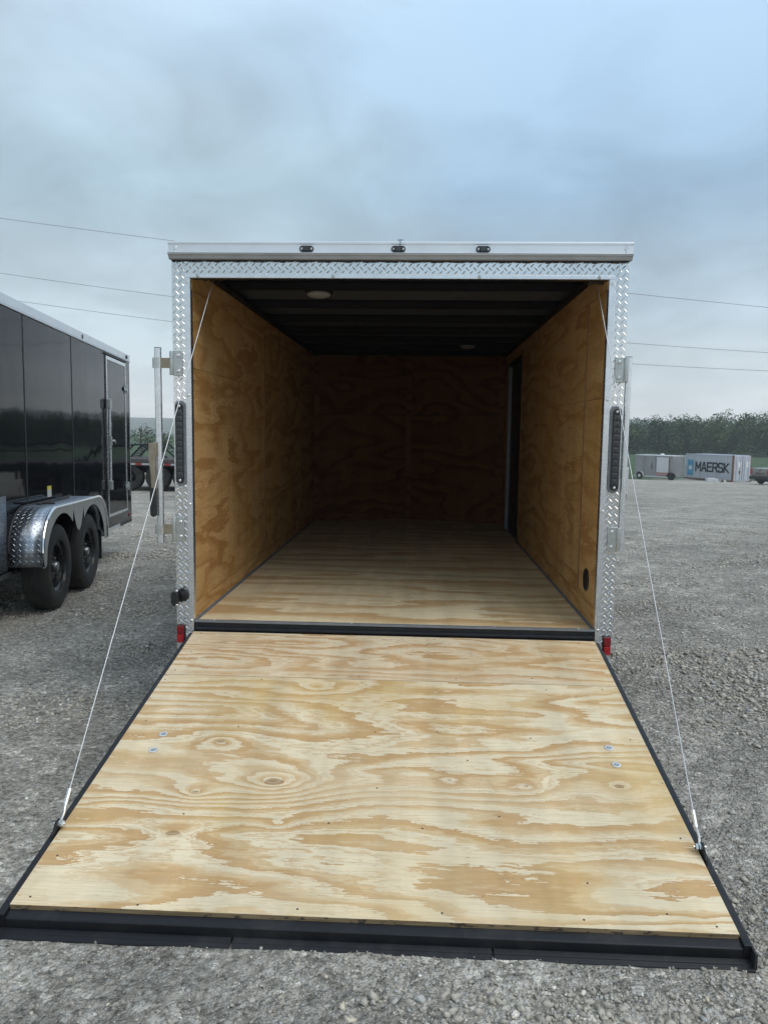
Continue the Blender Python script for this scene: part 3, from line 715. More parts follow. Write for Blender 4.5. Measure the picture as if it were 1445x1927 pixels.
# wedge nose: two angled fields of panels with a centre post
nz = 0.40
def nose_panel(s, a0, a1, z0, z1, mat, name='nose_panel', off=0.0, th=0.01):
    """a runs 0 (side wall) .. 1 (centre post)"""
    p0 = Vector((s * IW, LEN, 0)); p1 = Vector((0, LEN + nz, 0)); d = p1 - p0; n = Vector((-d.y, d.x, 0)).normalized() * (1 if s < 0 else -1)
    q0, q1 = p0 + d * a0 - n * off, p0 + d * a1 - n * off
    V = [q0, q1, q1 + n * th, q0 + n * th]
    V = [(q.x, q.y, z0) for q in V] + [(q.x, q.y, z1) for q in V]
    return MB().add(V, [(0, 3, 2, 1), (4, 5, 6, 7), (0, 1, 5, 4), (1, 2, 6, 5), (2, 3, 7, 6), (3, 0, 4, 7)]).build(name, mat, T)
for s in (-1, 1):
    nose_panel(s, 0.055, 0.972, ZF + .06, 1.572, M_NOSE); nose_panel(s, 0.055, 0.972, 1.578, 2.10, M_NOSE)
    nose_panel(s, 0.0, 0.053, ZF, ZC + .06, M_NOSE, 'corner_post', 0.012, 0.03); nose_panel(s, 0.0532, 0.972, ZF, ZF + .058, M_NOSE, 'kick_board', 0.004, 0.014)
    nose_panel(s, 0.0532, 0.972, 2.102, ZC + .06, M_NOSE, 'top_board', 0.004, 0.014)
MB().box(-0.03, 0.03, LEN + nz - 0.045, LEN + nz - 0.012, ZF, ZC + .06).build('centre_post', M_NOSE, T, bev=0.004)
MB().add([(-IW - .02, LEN, ZF - .001), (IW + .02, LEN, ZF - .001), (0, LEN + nz + .02, ZF - .001), (-IW - .02, LEN, ZF - .018), (IW + .02, LEN, ZF - .018), (0, LEN + nz + .02, ZF - .018)],
         [(0, 1, 2), (5, 4, 3), (0, 3, 4, 1), (1, 4, 5, 2), (2, 5, 3, 0)]).build('floor_sheet', M_FLOOR, T)
V = [(-HW + .01, LEN + .001), (0, LEN + nz + .06), (HW - .01, LEN + .001), (HW - .01, LEN + .03), (0, LEN + nz + .10), (-HW + .01, LEN + .03)]
MB().add([(x, y, zz) for zz in (0.40, 2.215) for x, y in V], [(0, 1, 7, 6), (1, 2, 8, 7), (2, 3, 9, 8), (3, 4, 10, 9), (4, 5, 11, 10), (5, 0, 6, 11), (0, 5, 4, 1), (1, 4, 3, 2), (6, 7, 10, 11), (7, 8, 9, 10)]).build('nose_skin', M_DARKPANEL, T)
# roof sheet and bows
MB().box(-HW + .003, HW - .003, 0.062, LEN + nz + .09, 2.218, 2.223).build('roof_sheet', M_ROOF, T)
k = 0
for yy in (0.10, 0.62, 1.24, 1.85, 2.46, 3.07, 3.68, 4.25):
    MB().prism([(yy - .030, 2.2175), (yy - .030, 2.205), (yy - .018, 2.170), (yy + .018, 2.170), (yy + .030, 2.205), (yy + .030, 2.2175)], 0, -HW + .01, HW - .01).build('roof_bow', M_RIB, T)
for s in (-1, 1):
    a, b = sorted((s * (IW + .001), s * (IW - .045)))
    MB().box(a, b, 0.07, LEN, 2.166, 2.1695).build('roof_cove', M_RIB, T)
def dome(x, y):
    d = MB().lathe([(0.064, 0.0), (0.066, -0.010), (0.058, -0.018), (0.030, -0.026), (0.0005, -0.027)], (x, y, 2.169), 'Z', 28).build('dome_light', M_DOME, T, smooth=True)
    MB().box(x - .07, x + .07, y - .07, y + .07, 2.1692, 2.205).build('light_base', M_RIB, d)
    MB().tube([(x - .012 + .014 * math.cos(t), y - .066, 2.176 + .014 * math.sin(t)) for t in np.linspace(0, 2 * math.pi, 14)], 0.0012, 5).build('pull_ring', M_ZINC, d)
dome(-0.46, 0.70); dome(0.53, 3.30)
# sill and ramp hinge
MB().box(-OW + .002, OW - .002, -0.010, 0.013, 0.4555, 0.466).build('sill_plate', M_GREYTRIM, T, bev=0.0015)
sb = MB().box(-OW + .002, OW - .002, -0.006, 0.03, 0.400, 0.4550).build('sill_beam', M_BLACK, T)
MB().tube([(-0.97, -0.010, 0.425), (0.97, -0.010, 0.425)], 0.0085, 10).build('hinge_barrel', M_BLACK, sb, smooth=True)
for xx in (-0.88, -0.2, 0.5, 0.90): bolt(sb, 'bolt', (xx, 0.002, 0.466), 'Z', 0.005, 0.004)
# spring drums that carry the ramp cables
for s, p in ((-1, (-0.895, 0.10, 2.120)), (1, (0.945, 0.10, 2.106))):
    dr = MB().lathe([(0.010, -0.045), (0.020, -0.045), (0.020, -0.032), (0.013, -0.030), (0.013, 0.030), (0.020, 0.032), (0.020, 0.045), (0.010, 0.045)], (p[0], p[1], p[2] + .018), 'X', 16, cap=True).build('cable_drum', M_PLASTIC, T, smooth=True)
    MB().box(p[0] - .02, p[0] + .02, p[1] - .015, p[1] + .015, p[2] + .03, 2.2).build('drum_bracket', M_BLACK, dr)
# running gear
def wheel(parent, X, Y, Zc, s, r=0.345, w=0.20):
    """s = +1: outer face to +X"""
    prof = [(0.195, -w * .42), (0.22, -w * .5), (r - .045, -w * .5), (r - .012, -w * .42), (r, -w * .30), (r, w * .30), (r - .012, w * .42), (r - .045, w * .5), (0.235, w * .5), (0.21, w * .47), (0.198, w * .40)]
    ty = MB().lathe([(a, s * b) for a, b in prof], (X, Y, Zc), 'X', 48).build('tyre', M_TYRE, parent, smooth=True)
    gm = MB()
    for k in range(4):
        yy = s * w * (-.21 + .14 * k)
        gm.lathe([(r - .006, yy - .006), (r + .0035, yy - .016), (r + .0035, yy - .046 * .6), (r - .006, yy - .034)], (X, Y, Zc), 'X', 48)
    gm.build('tread_rib', M_TYRE, ty, smooth=True)
    rim = MB().lathe([(0.202, s * w * .44), (0.198, s * w * .36), (0.175, s * w * .30), (0.168, s * w * .12), (0.125, s * w * .06), (0.115, s * w * .16), (0.070, s * w * .20), (0.045, s * w * .19), (0.0005, s * w * .19)], (X, Y, Zc), 'X', 40).build('rim', M_RIM, parent, smooth=True)
    for k in range(8):
        t = 2 * math.pi * (k + .5) / 8
        MB().lathe([(0.019, s * 0.0), (0.019, s * .010), (0.0005, s * .0101)], (X + s * w * .075, Y + .143 * math.cos(t), Zc + .143 * math.sin(t)), 'X', 12).build('rim_slot', M_HOLE, rim)
    MB().lathe([(0.040, s * w * .195), (0.040, s * w * .36), (0.033, s * w * .42), (0.0005, s * w * .42)], (X, Y, Zc), 'X', 20).build('hub_cap', M_HUB, rim, smooth=True)
    for k in range(5):
        t = 2 * math.pi * k / 5 + .3
        MB().lathe([(0.011, s * w * .18), (0.011, s * w * .30), (0.005, s * w * .34), (0.0004, s * w * .34)], (X, Y + .062 * math.cos(t), Zc + .062 * math.sin(t)), 'X', 8).build('wheel_nut', M_HUB, rim)
    return ty
def tyre_mat():
    m, nt, b = new_mat('dusty_tyre'); c = objco(nt)
    n = noise(nt, c, 7.0, 5.0, 0.6)
    nt.links.new(ramp(nt, n, [(0.35, (0.014, 0.014, 0.015)), (0.62, (0.030, 0.028, 0.025)), (0.8, (0.075, 0.062, 0.046))]), b.inputs['Base Color'])
    b.inputs['Roughness'].default_value = 0.72; bump(nt, b, noise(nt, c, 90.0, 3.0, 0.6), 0.25, 0.003)
    return m
M_TYRE = tyre_mat()
M_RIM = plain('black_wheel_paint', (0.012, 0.013, 0.015), 0.28, 0.0, 0.25, 20.0)
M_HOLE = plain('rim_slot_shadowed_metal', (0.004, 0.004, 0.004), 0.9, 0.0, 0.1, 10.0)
M_HUB = plain('hub_metal', (0.24, 0.25, 0.26), 0.3, 0.8, 0.2, 40.0)
def fender_profile(y_a, y_b, z0, z1, r):
    """arch from (y_a,z0) up, flat top at z1, down to (y_b,z0)"""
    P = [(y_a, z0)]
    for k in range(11):
        t = math.pi - (math.pi / 2) * k / 10
        P.append((y_a + r + r * math.cos(t), z1 - r * .92 + r * .92 * math.sin(t)))
    for k in range(11):
        t = math.pi / 2 - (math.pi / 2) * k / 10
        P.append((y_b - r + r * math.cos(t), z1 - r * .92 + r * .92 * math.sin(t)))
    P.append((y_b, z0)); return P
def fender(parent, X0, X1, y1, y2, hubs, Zh, r_t, with_lugs):
    """tandem fender from the wall X0 out to X1"""
    s = 1 if X1 > X0 else -1
    P = fender_profile(y1, y2, Zh + .07, Zh + r_t + .145, 0.34)
    q = MB(); n = len(P)
    th = 0.004
    V = [(X0, y, z_) for y, z_ in P] + [(X1, y, z_) for y, z_ in P]
    q.add(V, [(i, i + 1, n + i + 1, n + i) for i in range(n - 1)])
    top = q.build('fender', M_FENDER, parent, smooth=True)
    so_ = top.modifiers.new('thick', 'SOLIDIFY'); so_.thickness = th; so_.offset = 0
    # outer face with the two wheel cut-outs and the tongue between them
    ys_ = np.linspace(y1, y2, 90); Pt = np.array(P)
    def z_top(y):
        k = np.searchsorted(Pt[1:-1, 0], y); k = min(max(k, 1), len(Pt) - 3)
        a, b = Pt[k], Pt[k + 1]; t = 0 if b[0] == a[0] else (y - a[0]) / (b[0] - a[0]); return a[1] + (b[1] - a[1]) * min(max(t, 0), 1)
    fv, ff = [], []
    for y in ys_:
        zt_ = z_top(y); zb_ = zt_ - 0.028
        rc = r_t + 0.085
        mid = 0.5 * (hubs[0] + hubs[1])
        cand = []
        for h in hubs:
            d = abs(y - h)
            cand.append(Zh + math.sqrt(max(rc * rc - d * d, 0)) if d < rc else Zh + .06)
        zcut = max(cand)
        tongue = Zh + r_t - 0.10 + 9.0 * (y - mid) ** 2
        if hubs[0] < y < hubs[1]: zcut = max(min(zcut, 9), tongue if tongue < zt_ else zcut)
        zb_ = min(zb_, zcut)
        if y < hubs[0] - rc + .03 or y > hubs[1] + rc - .03: zb_ = min(zb_, Zh + .08)
        fv += [(X1, y, zt_), (X1, y, zb_)]
    m_ = len(ys_)
    ff = [(2 * i, 2 * i + 1, 2 * i + 3, 2 * i + 2) for i in range(m_ - 1)]
    fo = MB().add(fv, ff).build('fender_face', M_FENDERF, top)
    so_ = fo.modifiers.new('thick', 'SOLIDIFY'); so_.thickness = 0.004; so_.offset = -s
    MB().tube([(X1, y, z_) for y, z_ in P], 0.013, 8).build('fender_roll', M_POLISH, top, smooth=True)
    if with_lugs:
        L = [0.0]
        for a, b in zip(P[:-1], P[1:]): L.append(L[-1] + math.hypot(b[0] - a[0], b[1] - a[1]))
        def fn(a, b):
            k = min(max(int(np.searchsorted(L, a)) - 1, 0), len(P) - 2); t = (a - L[k]) / max(1e-6, L[k + 1] - L[k])
            y = P[k][0] + (P[k + 1][0] - P[k][0]) * t; z_ = P[k][1] + (P[k + 1][1] - P[k][1]) * t
            dv = Vector((0, P[k + 1][0] - P[k][0], P[k + 1][1] - P[k][1])).normalized(); nn = Vector((0, -dv.z, dv.y))
            return Vector((b, y, z_)) + nn * (th * .5), dv, Vector((1, 0, 0)), nn
        a_, b_ = sorted((X0, X1))
        tread_lugs(0.01, L[-1] - .01, a_ + .01, b_ - .02, fn, 0.042, L=.0145, w=.0026, h=.0014).build('tread_lugs', M_FENDER, top, kind='stuff')
    return top
M_FENDER = plain('tread_fender', (0.36, 0.39, 0.43), 0.30, 0.95, 0.12, 12.0)
M_FENDERF = plain('tread_fender_face', (0.50, 0.51, 0.51), 0.34, 0.9, 0.12, 12.0)
M_POLISH = plain('polished_roll', (0.82, 0.83, 0.84), 0.12, 0.98, 0.05, 20.0)
for s in (-1, 1):
    for yy in (1.75, 2.61):
        wheel(T, s * 1.18, yy, gz(0, yy) + .345, s)
    fender(T, s * HW, s * 1.30, 1.23, 3.13, (1.75, 2.61), 0.30, 0.345, False)
MB().box(-0.95, -0.87, 0.06, 4.6, 0.27, 0.3595).box(0.87, 0.95, 0.06, 4.6, 0.27, 0.3595).build('chassis_rail', M_BLACK, T)

# ------------------------------------------------------------------ the ramp door
TH = math.atan2(0.303, 1.7376)
RD = MB()
RW = 0.9755; RL = 1.764
RD.box(-RW - .001, RW + .001, -RL - .001, -0.004, -0.060, -0.0200)
RD.box(-RW - .020, -RW - .0012, -RL - .030, -0.004, -0.062, -0.006); RD.box(RW + .0012, RW + .020, -RL - .030, -0.004, -0.062, -0.006)
RD = RD.build('ramp_door', M_DBLACK, T, bev=0.002); RD.location = (0, -0.020, 0.413); RD.rotation_euler = (TH, 0, 0)
for a, b in ((-0.4445, -0.003), (-RL, -0.4475)):
    o = MB().box(-RW, RW, a, b, -0.0195, 0.0).build('ramp_sheet', M_RAMP if a < -1 else M_RAMP2, RD)
    o.data.materials.append(M_EDGE)
    for p in o.data.polygons:
        if abs(p.normal.z) < 0.5: p.material_index = 1
MB().box(-RW + .01, RW - .01, -0.4475, -0.4445, -0.012, -0.0012).build('seam_filler', plain('grey_caulk', (0.33, 0.31, 0.29), 0.7, 0, 0.2, 30), RD)
# end rail: tube, step and ground lip
MB().prism([(-RL - .0015, -0.013), (-RL - .026, -0.017), (-RL - .030, -0.020), (-RL - .031, -0.052), (-RL - .0015, -0.058)], 0, -RW - .0005, RW + .0005).build('end_tube', M_DBLACK, RD, bev=0.0015)
lip = MB()
for a, b in ((-1.0, -0.36), (-0.355, 0.33), (0.335, 1.0)):
    lip.prism([(-RL - .0315, -0.046), (-RL - .046, -0.0495), (-RL - .048, -0.0530), (-RL - .058, -0.0555), (-RL - .061, -0.060), (-RL - .058, -0.068), (-RL - .0315, -0.066)], 0, a, b)
lip.build('end_lip', M_DBLACK, RD, bev=0.0012)
for s in (-1, 1):
    x0, x1 = sorted((s * (RW + .0205), s * (RW + .036)))
    MB().prism([(s * (RW + .0205), -0.010), (s * (RW + .026), -0.010), (s * (RW + .030), -0.055), (s * (RW + .0205), -0.060)], 1, -RL - .055, -0.10).build('side_seal', M_RUBBER, RD)
    # cable ear, bolt and shackle
    yy = -1.455
    ear = MB().prism([(yy - .075, -0.05), (yy - .045, 0.008), (yy - .010, 0.034), (yy + .010, 0.030), (yy + .014, 0.008), (yy + .010, -0.05)], 0, *sorted((s * (RW + .0045), s * (RW + .0095)))).build('cable_ear', M_BLACK, RD, bev=0.001)
    MB().tube([(s * (RW + .020), yy, 0.018), (s * (RW - .018), yy, 0.018)], 0.0042, 8).lathe([(0.0105, 0), (0.0105, .008), (0.0005, .0081)], (s * (RW + .0015) - .004, yy, 0.018), 'X', 6).lathe([(0.0095, 0), (0.0095, .007), (0.0005, .0071)], (s * (RW - .009) - .0035, yy, 0.018), 'X', 6).build('cable_bolt', M_BOLT, RD)
for (x, a) in ((-0.828, 0.916), (-0.831, 1.021), (0.833, 0.915), (0.835, 1.021)):
    w = MB().lathe([(0.0055, 0.0006), (0.0150, 0.0006), (0.0165, 0.0012), (0.0165, 0.0024), (0.0150, 0.003), (0.0095, 0.003), (0.0085, 0.0015)], (x, -a, 0), 'Z', 24).build('bolt_washer', M_WASHER, RD, smooth=True)
    MB().lathe([(0.008, 0.001), (0.007, 0.004), (0.003, 0.0045), (0.0004, 0.003)], (x, -a, 0), 'Z', 10).build('bolt_head', M_ZINC, w)
scr = [(-0.93, -0.02), (-0.93, -0.23), (-0.35, -0.02), (0.2, -0.03), (0.9, -0.03), (-0.94, -0.40), (-0.95, -0.49), (-0.54, -0.475), (-0.12, -0.475), (0.30, -0.48), (0.66, -0.49), (-0.12, -0.41), (0.30, -0.41), (0.62, -0.40), (0.90, -0.475),
       (-0.93, -0.83), (-0.55, -0.85), (-0.04, -0.86), (0.20, -0.84), (0.56, -0.87), (0.93, -0.86), (0.30, -1.02), (-0.93, -1.58), (-0.62, -1.36), (-0.14, -1.38), (0.14, -1.40), (0.40, -1.33), (0.93, -1.40),
       (-0.93, -1.735), (-0.62, -1.74), (-0.2, -1.742), (0.2, -1.74), (0.58, -1.742), (0.80, -1.70), (0.93, -1.738), (0.0, -1.2), (0.62, -1.6)]
sc_me = None
for x, y in scr:
    if sc_me is None:
        o = MB().lathe([(0.0034, 0.0002), (0.0030, 0.0009), (0.0012, 0.0004), (0.0003, 0.0004)], (0, 0, 0), 'Z', 8).build('screw', M_SCREW, RD); sc_me = o.data
    else: o = link('screw', sc_me, M_SCREW, RD)
    o.location = (x + random.uniform(-.01, .01), y + random.uniform(-.008, .008), 0)
# cables from the drums to the ramp ears
for s, top in ((-1, (-0.895, 0.10, 2.122)), (1, (0.945, 0.10, 2.108))):
    c, sn = math.cos(TH), math.sin(TH)
    yl, zl = -1.455, 0.018
    bot = Vector((s * (RW + .0005), -0.020 + yl * c - zl * sn, 0.413 + yl * sn + zl * c))
    a = Vector(top); d = (a - bot).normalized()
    cb = MB().tube([bot + d * .10, bot + d * 1.2 + Vector((0, 0, -.004)), a], 0.0018, 8).build('ramp_cable', M_CABLE, T, smooth=True)
    MB().tube([bot + d * .055, bot + d * .105], 0.0062, 10).build('cable_ferrule', M_BOLT, cb, smooth=True)
    MB().tube([bot + d * .004, bot + d * .03 + Vector((.004, 0, 0)), bot + d * .058], 0.0035, 8).build('cable_eye', M_BOLT, cb, smooth=True)

# ------------------------------------------------------------------ the black tandem trailer on the left
def skin_mat():
    m, nt, b = new_mat('gloss_black_skin'); c = objco(nt)
    n = noise(nt, c, 1.6, 3.0, 0.5)
    nt.links.new(ramp(nt, n, [(0.3, (0.004, 0.0045, 0.006)), (0.7, (0.007, 0.008, 0.010))]), b.inputs['Base Color'])
    b.inputs['Roughness'].default_value = 0.045; b.inputs['Specular IOR Level'].default_value = 0.20
    bump(nt, b, noise(nt, c, 1.9, 2.0, 0.45), 0.30, 0.012)
    return m
M_SKIN = skin_mat()
M_SEAM = plain('panel_seam_black', (0.006, 0.006, 0.007), 0.5, 0, 0.1, 10)
YAW = R(8.5)
lp = (-2.98, 2.28)
B = empty('enclosed_trailer', (lp[0], lp[1], gz(*lp)), 'glossy black enclosed trailer with tandem wheels under a tread plate fender', 'trailer', (-0.016, 0, YAW), group='enclosed trailers')
Z0, Z1, YR, YF, WB = 0.385, 2.34, -1.20, 3.62, 2.13
MB().box(-WB + .01, -0.006, YR + .01, YF - .012, Z0, Z1).build('box_body', M_BLACK, B)
seams = [YR, -0.05, 1.20, 2.42, YF - .004]
for a, b in zip(seams[:-1], seams[1:]):
    pn = MB().box(-0.0055, 0.0, a + .002, b - .002, Z0 - .01, Z1 - .0).build('side_panel', M_SKIN, B)
    if a > YR:
        MB().box(0.0002, 0.0022, a + .002, a + .024, Z0 - .008, Z1 - .012).build('seam_strip', M_SEAM, pn)
        for k in range(12):
            zz = Z0 + .12 + k * 0.155
            MB().lathe([(0.0065, 0), (0.005, .003), (0.0004, .0035)], (0.0022, a + .014, zz), 'X', 8).build('screw', M_SEAM, pn)
rc = MB().box(-WB - .01, 0.012, YR - .01, YF + .014, Z1 + .0005, Z1 + .075).box(0.0005, 0.014, YR - .01, YF + .014, Z1 - .012, Z1 + .0004).build('roof_rail', M_CAP, B, bev=0.004)
for yy in (1.55, 1.57, 3.40): MB().box(0.0125, 0.018, yy - .004, yy + .004, Z1 + .012, Z1 + .05).build('rail_clip', M_PLASTIC, rc)
MB().lathe([(0.022, 0), (0.022, .010), (0.0005, .011)], (0.0125, 3.45, Z1 + .035), 'X', 12).build('marker_light', M_PLASTIC, B)
MB().lathe([(0.020, 0), (0.018, .012), (0.0005, .014)], (0.0002, 3.50, Z0 + .05), 'X', 12).build('marker_light', M_DRED, B)
MB().box(-0.03, 0.004, YF - .0035, YF + .004, Z0 - .012, Z1).build('corner_post', M_ALU, B)
MB().box(-WB, -0.031, YF - .0119, YF + .002, Z0, Z1).build('front_skin', M_SKIN, B)
MB().box(-WB, -WB + .009, YR, YF - .02, Z0, Z1).build('side_panel', M_SKIN, B)
MB().box(-WB + .02, -.02, YR - .002, YR + .009, Z0, Z1).build('rear_door', M_SKIN, B)
ms = [k for k in np.arange(Z0 + .02, Z1, .028)]
MB().box(-0.012, 0.006, YR, 3.0, Z0 - .045, Z0 - .0105).build('bottom_rail', M_ALU, B, bev=0.002)
MB().box(-0.012, 0.006, 3.0005, YF, Z0 - .045, Z0 - .0105).build('bottom_rail', M_BLACK, B)
# side door
D0, D1, DZ0, DZ1 = 2.46, 3.38, 0.50, 2.29
sd_ = MB().box(0.0006, 0.007, D0 + .03, D1 - .03, DZ0 + .03, DZ1 - .03).build('side_door', M_SKIN, B)
for a, b, c_, d_, nm in ((D0, D0 + .028, DZ0, DZ1, 'door_frame'), (D1 - .028, D1, DZ0, DZ1, 'door_frame'), (D0 + .0285, D1 - .0285, DZ0, DZ0 + .028, 'door_frame'), (D0 + .0285, D1 - .0285, DZ1 - .040, DZ1, 'door_frame')):
    MB().box(0.0006, 0.014, a, b, c_, d_).build(nm, M_ALU, sd_, bev=0.002)
MB().box(0.0006, 0.02, D0 - .06, D1 + .02, DZ1 + .012, DZ1 + .022).build('drip_strip', M_BLACK, sd_)
for zz in (0.80, 1.98):
    MB().box(0.0145, 0.026, D1 - .12, D1 + .07, zz - .022, zz + .022).box(0.0145, 0.034, D1 - .004, D1 + .02, zz - .05, zz + .05).build('strap_hinge', M_ZINC, sd_, bev=0.004)
bar = MB().tube([(0.035, D0 + .012, 0.82), (0.035, D0 + .012, 1.82)], 0.015, 12).build('lock_bar', M_ALU, sd_, smooth=True)
for zz in (0.86, 1.76): MB().box(0.0145, 0.055, D0 - .03, D0 + .045, zz - .05, zz + .05).build('bar_keeper', M_ZINC, bar, bev=0.003)
MB().tube([(0.055, D0 + .012, 1.35), (0.06, D0 + .10, 1.36), (0.055, D0 + .17, 1.34)], 0.010, 8).box(0.03, 0.055, D0 - .01, D0 + .035, 1.30, 1.40).build('lock_handle', M_ZINC, bar)
lk = MB().lathe([(0.055, 0.0), (0.055, .014), (0.045, .020), (0.0005, .020)], (0.008, D0 + .11, 1.52), 'X', 24).build('flush_latch', M_PLASTIC, sd_, smooth=True)
# lower stone guard of tread plate behind the fender and the fender itself
sg = MB().box(0.0005, 0.004, YR, -0.49, Z0 + .005, Z0 + .56).build('stone_guard', M_FENDER, B)
tread_lugs(YR + .01, -0.50, Z0 + .015, Z0 + .55, lambda a, b: ((0.004, a, b), (0, 1, 0), (0, 0, 1), (1, 0, 0)), 0.042, L=.0145, w=.0026, h=.0014).build('tread_lugs', M_FENDER, sg, kind='stuff')
for yy in (0.0, 0.88):
    wheel(B, 0.125, yy, 0.345, 1)
fd = fender(B, 0.0045, 0.255, -0.49, 1.39, (0.0, 0.88), 0.345, 0.345, True)
MB().box(-0.0, 0.0045, -0.49, 1.39, 0.42, 0.80).build('wheel_well', M_BLACK, B)
Pf = fender_profile(-0.49, 1.39, 0.345 + .07, 0.345 * 2 + .145, 0.34)
MB().tube([(0.012, y - .004, z_ + .003) for y, z_ in Pf[:13]], 0.012, 8).build('fender_gasket', M_RUBBER, fd, smooth=True)
MB().box(0.04, 0.075, 0.02, 0.80, 0.8365, 0.850).box(0.05, 0.16, 0.10, 0.13, 0.8365, 0.850).build('step_strip', M_RUBBER, fd, bev=0.003)
MB().box(0.11, 0.2, 1.36, 1.384, 0.20, 0.46).build('mud_flap', M_RUBBER, B)
MB().box(-2.0, -0.15, -0.05, 0.05, 0.30, 0.37).box(-2.0, -0.15, 0.83, 0.93, 0.30, 0.37).build('axle', M_BLACK, B)
for yy in (0.0, 0.88): wheel(B, -WB - .125 + .23, yy, 0.345, -1)
# stickers
def label_mat(name, top, body):
    m, nt, b = new_mat(name); c = nt.nodes.new('ShaderNodeTexCoord').outputs['Generated']
    sp = nt.nodes.new('ShaderNodeSeparateXYZ'); nt.links.new(c, sp.inputs[0])
    lines = mth(nt, 'GREATER_THAN', mth(nt, 'FRACT', mth(nt, 'MULTIPLY', sp.outputs['Z'], 7.0)), 0.6)
    txt = mth(nt, 'MULTIPLY', lines, mth(nt, 'GREATER_THAN', noise(nt, comb(nt, 0.0, mth(nt, 'MULTIPLY', sp.outputs['Y'], 26.0), mth(nt, 'MULTIPLY', sp.outputs['Z'], 7.0)), 1.0, 0.0), 0.5))
    col = mixc(nt, mth(nt, 'MULTIPLY', txt, 0.6), body, (0.1, 0.1, 0.1))
    col = mixc(nt, mth(nt, 'GREATER_THAN', sp.outputs['Z'], 0.66), col, top)
    nt.links.new(col, b.inputs['Base Color']); b.inputs['Roughness'].default_value = 0.35
    return m
MB().box(0.0003, 0.0012, 0.44, 0.545, 0.87, 0.965).build('warning_label', label_mat('warning_label', (0.65, 0.58, 0.06), (0.62, 0.62, 0.58)), B)
MB().box(0.0063, 0.0072, -0.78, -0.66, 0.63, 0.73).build('warning_label', label_mat('rating_label', (0.55, 0.10, 0.06), (0.75, 0.76, 0.78)), B)

# ------------------------------------------------------------------ flatbed trailer far left
def tape_mat(): 
    m, nt, b = new_mat('reflective_tape'); c = objco(nt)
    sp = nt.nodes.new('ShaderNodeSeparateXYZ'); nt.links.new(c, sp.inputs[0])
    f = mth(nt, 'GREATER_THAN', mth(nt, 'FRACT', mth(nt, 'MULTIPLY', sp.outputs['X'], 2.2)), 0.55)
    nt.links.new(mixc(nt, f, (0.42, 0.42, 0.43), (0.34, 0.03, 0.03)), b.inputs['Base Color']); b.inputs['Roughness'].default_value = 0.4
    return m
M_TAPE = tape_mat()
M_DECK = plain('weathered_deck', (0.085, 0.075, 0.07), 0.8, 0, 0.3, 6.0)
def flatbed(loc, rotz, label):
    """x along its length, near side at y = 0"""
    F = empty('flatbed_trailer', loc, label, 'trailer', (0, 0, rotz), group='black flatbed trailers')
    L0, L1, D, ZD = -4.2, 4.6, 2.4, 0.93
    MB().box(L0, L1, 0.0, D, ZD - .20, ZD - .03).build('frame_rail', M_BLACK, F)
    MB().box(L0, L1, -0.02, -0.0005, ZD - .085, ZD - .02).build('rub_rail', M_DECK, F)
    MB().box(L0, L1, -0.012, -0.0006, ZD - .165, ZD - .105).build('reflective_tape', M_TAPE, F)
    n = 9
    for k in range(n):
        a = k * D / n
        MB().box(L0, L1, a + .006, a + D / n - .006, ZD - .0295, ZD + .01).build('deck_plank', M_DECK, F)
    for X in (-0.86, 0.0, 0.86):
        for Y in (0.16, D - .16):
            t = MB().lathe([(0.19, -.12), (0.36, -.12), (0.395, -.07), (0.40, 0), (0.395, .07), (0.36, .12), (0.19, .12)], (X, Y, 0.40), 'Y', 36).build('tyre', M_TYRE, F, smooth=True)
            MB().lathe([(0.19, -.09), (0.12, -.05), (0.07, -.12), (0.0005, -.12)], (X, Y, 0.40), 'Y', 24).lathe([(0.19, .09), (0.12, .05), (0.07, .12), (0.0005, .12)], (X, Y, 0.40), 'Y', 24).build('rim', M_RIM, t, smooth=True)
    MB().box(-1.4, 1.4, 0.3, 0.42, 0.52, ZD - .2005).box(-1.4, 1.4, D - .42, D - .3, 0.52, ZD - .2005).build('suspension', M_BLACK, F)
    # folded loading ramps at the tail (left) and the head rail (right)
    for Y in (0.25, 1.45):
        rr = MB()
        for yy in (Y, Y + .62):
            rr.tube([(-1.55, yy, ZD + .01), (-1.12, yy, ZD + .42), (-0.55, yy, ZD + .44), (-0.05, yy, ZD + .03)], 0.028, 8)
        rr = rr.build('ramp_frame', M_BLACK, F, smooth=True)
        for k in range(7):
            t = k / 6; x = -1.50 + .40 * t if t < 1 else -1.1
            MB().box(-1.50 + .38 * t - .02, -1.50 + .38 * t + .02, Y, Y + .62, ZD + .03 + .37 * t, ZD + .06 + .37 * t).build('ramp_slat', M_BLACK, rr)
        for k in range(4):
            t = k / 3
            MB().box(-0.50 + .38 * t - .02, -0.50 + .38 * t + .02, Y, Y + .62, ZD + .40 - .33 * t, ZD + .43 - .33 * t).build('ramp_slat', M_BLACK, rr)
    hr = MB()
    for zz in (0.42, 0.24): hr.tube([(0.35, D - .06, ZD + zz), (L1, D - .06, ZD + zz)], 0.022, 8)
    for x in np.arange(0.4, L1, 0.42): hr.tube([(x, D - .06, ZD), (x, D - .06, ZD + .42)], 0.012, 6)
    hr.build('side_rail', M_BLACK, F)
    MB().box(L1, L1 + 2.4, 0.9, 1.05, ZD - .19, ZD - .05).box(L1, L1 + 2.4, 1.35, 1.5, ZD - .19, ZD - .05).build('drawbar', M_BLACK, F)
    MB().tube([(L1 + 1.6, 1.2, -0.02), (L1 + 1.6, 1.2, ZD)], 0.06, 10).build('jack_leg', M_BLACK, F)
    return F
fl = flatbed((-7.69, 18.9, gz(-7.69, 18.9)), R(-6), 'black flatbed trailer with red and white tape parked behind the lock bar')
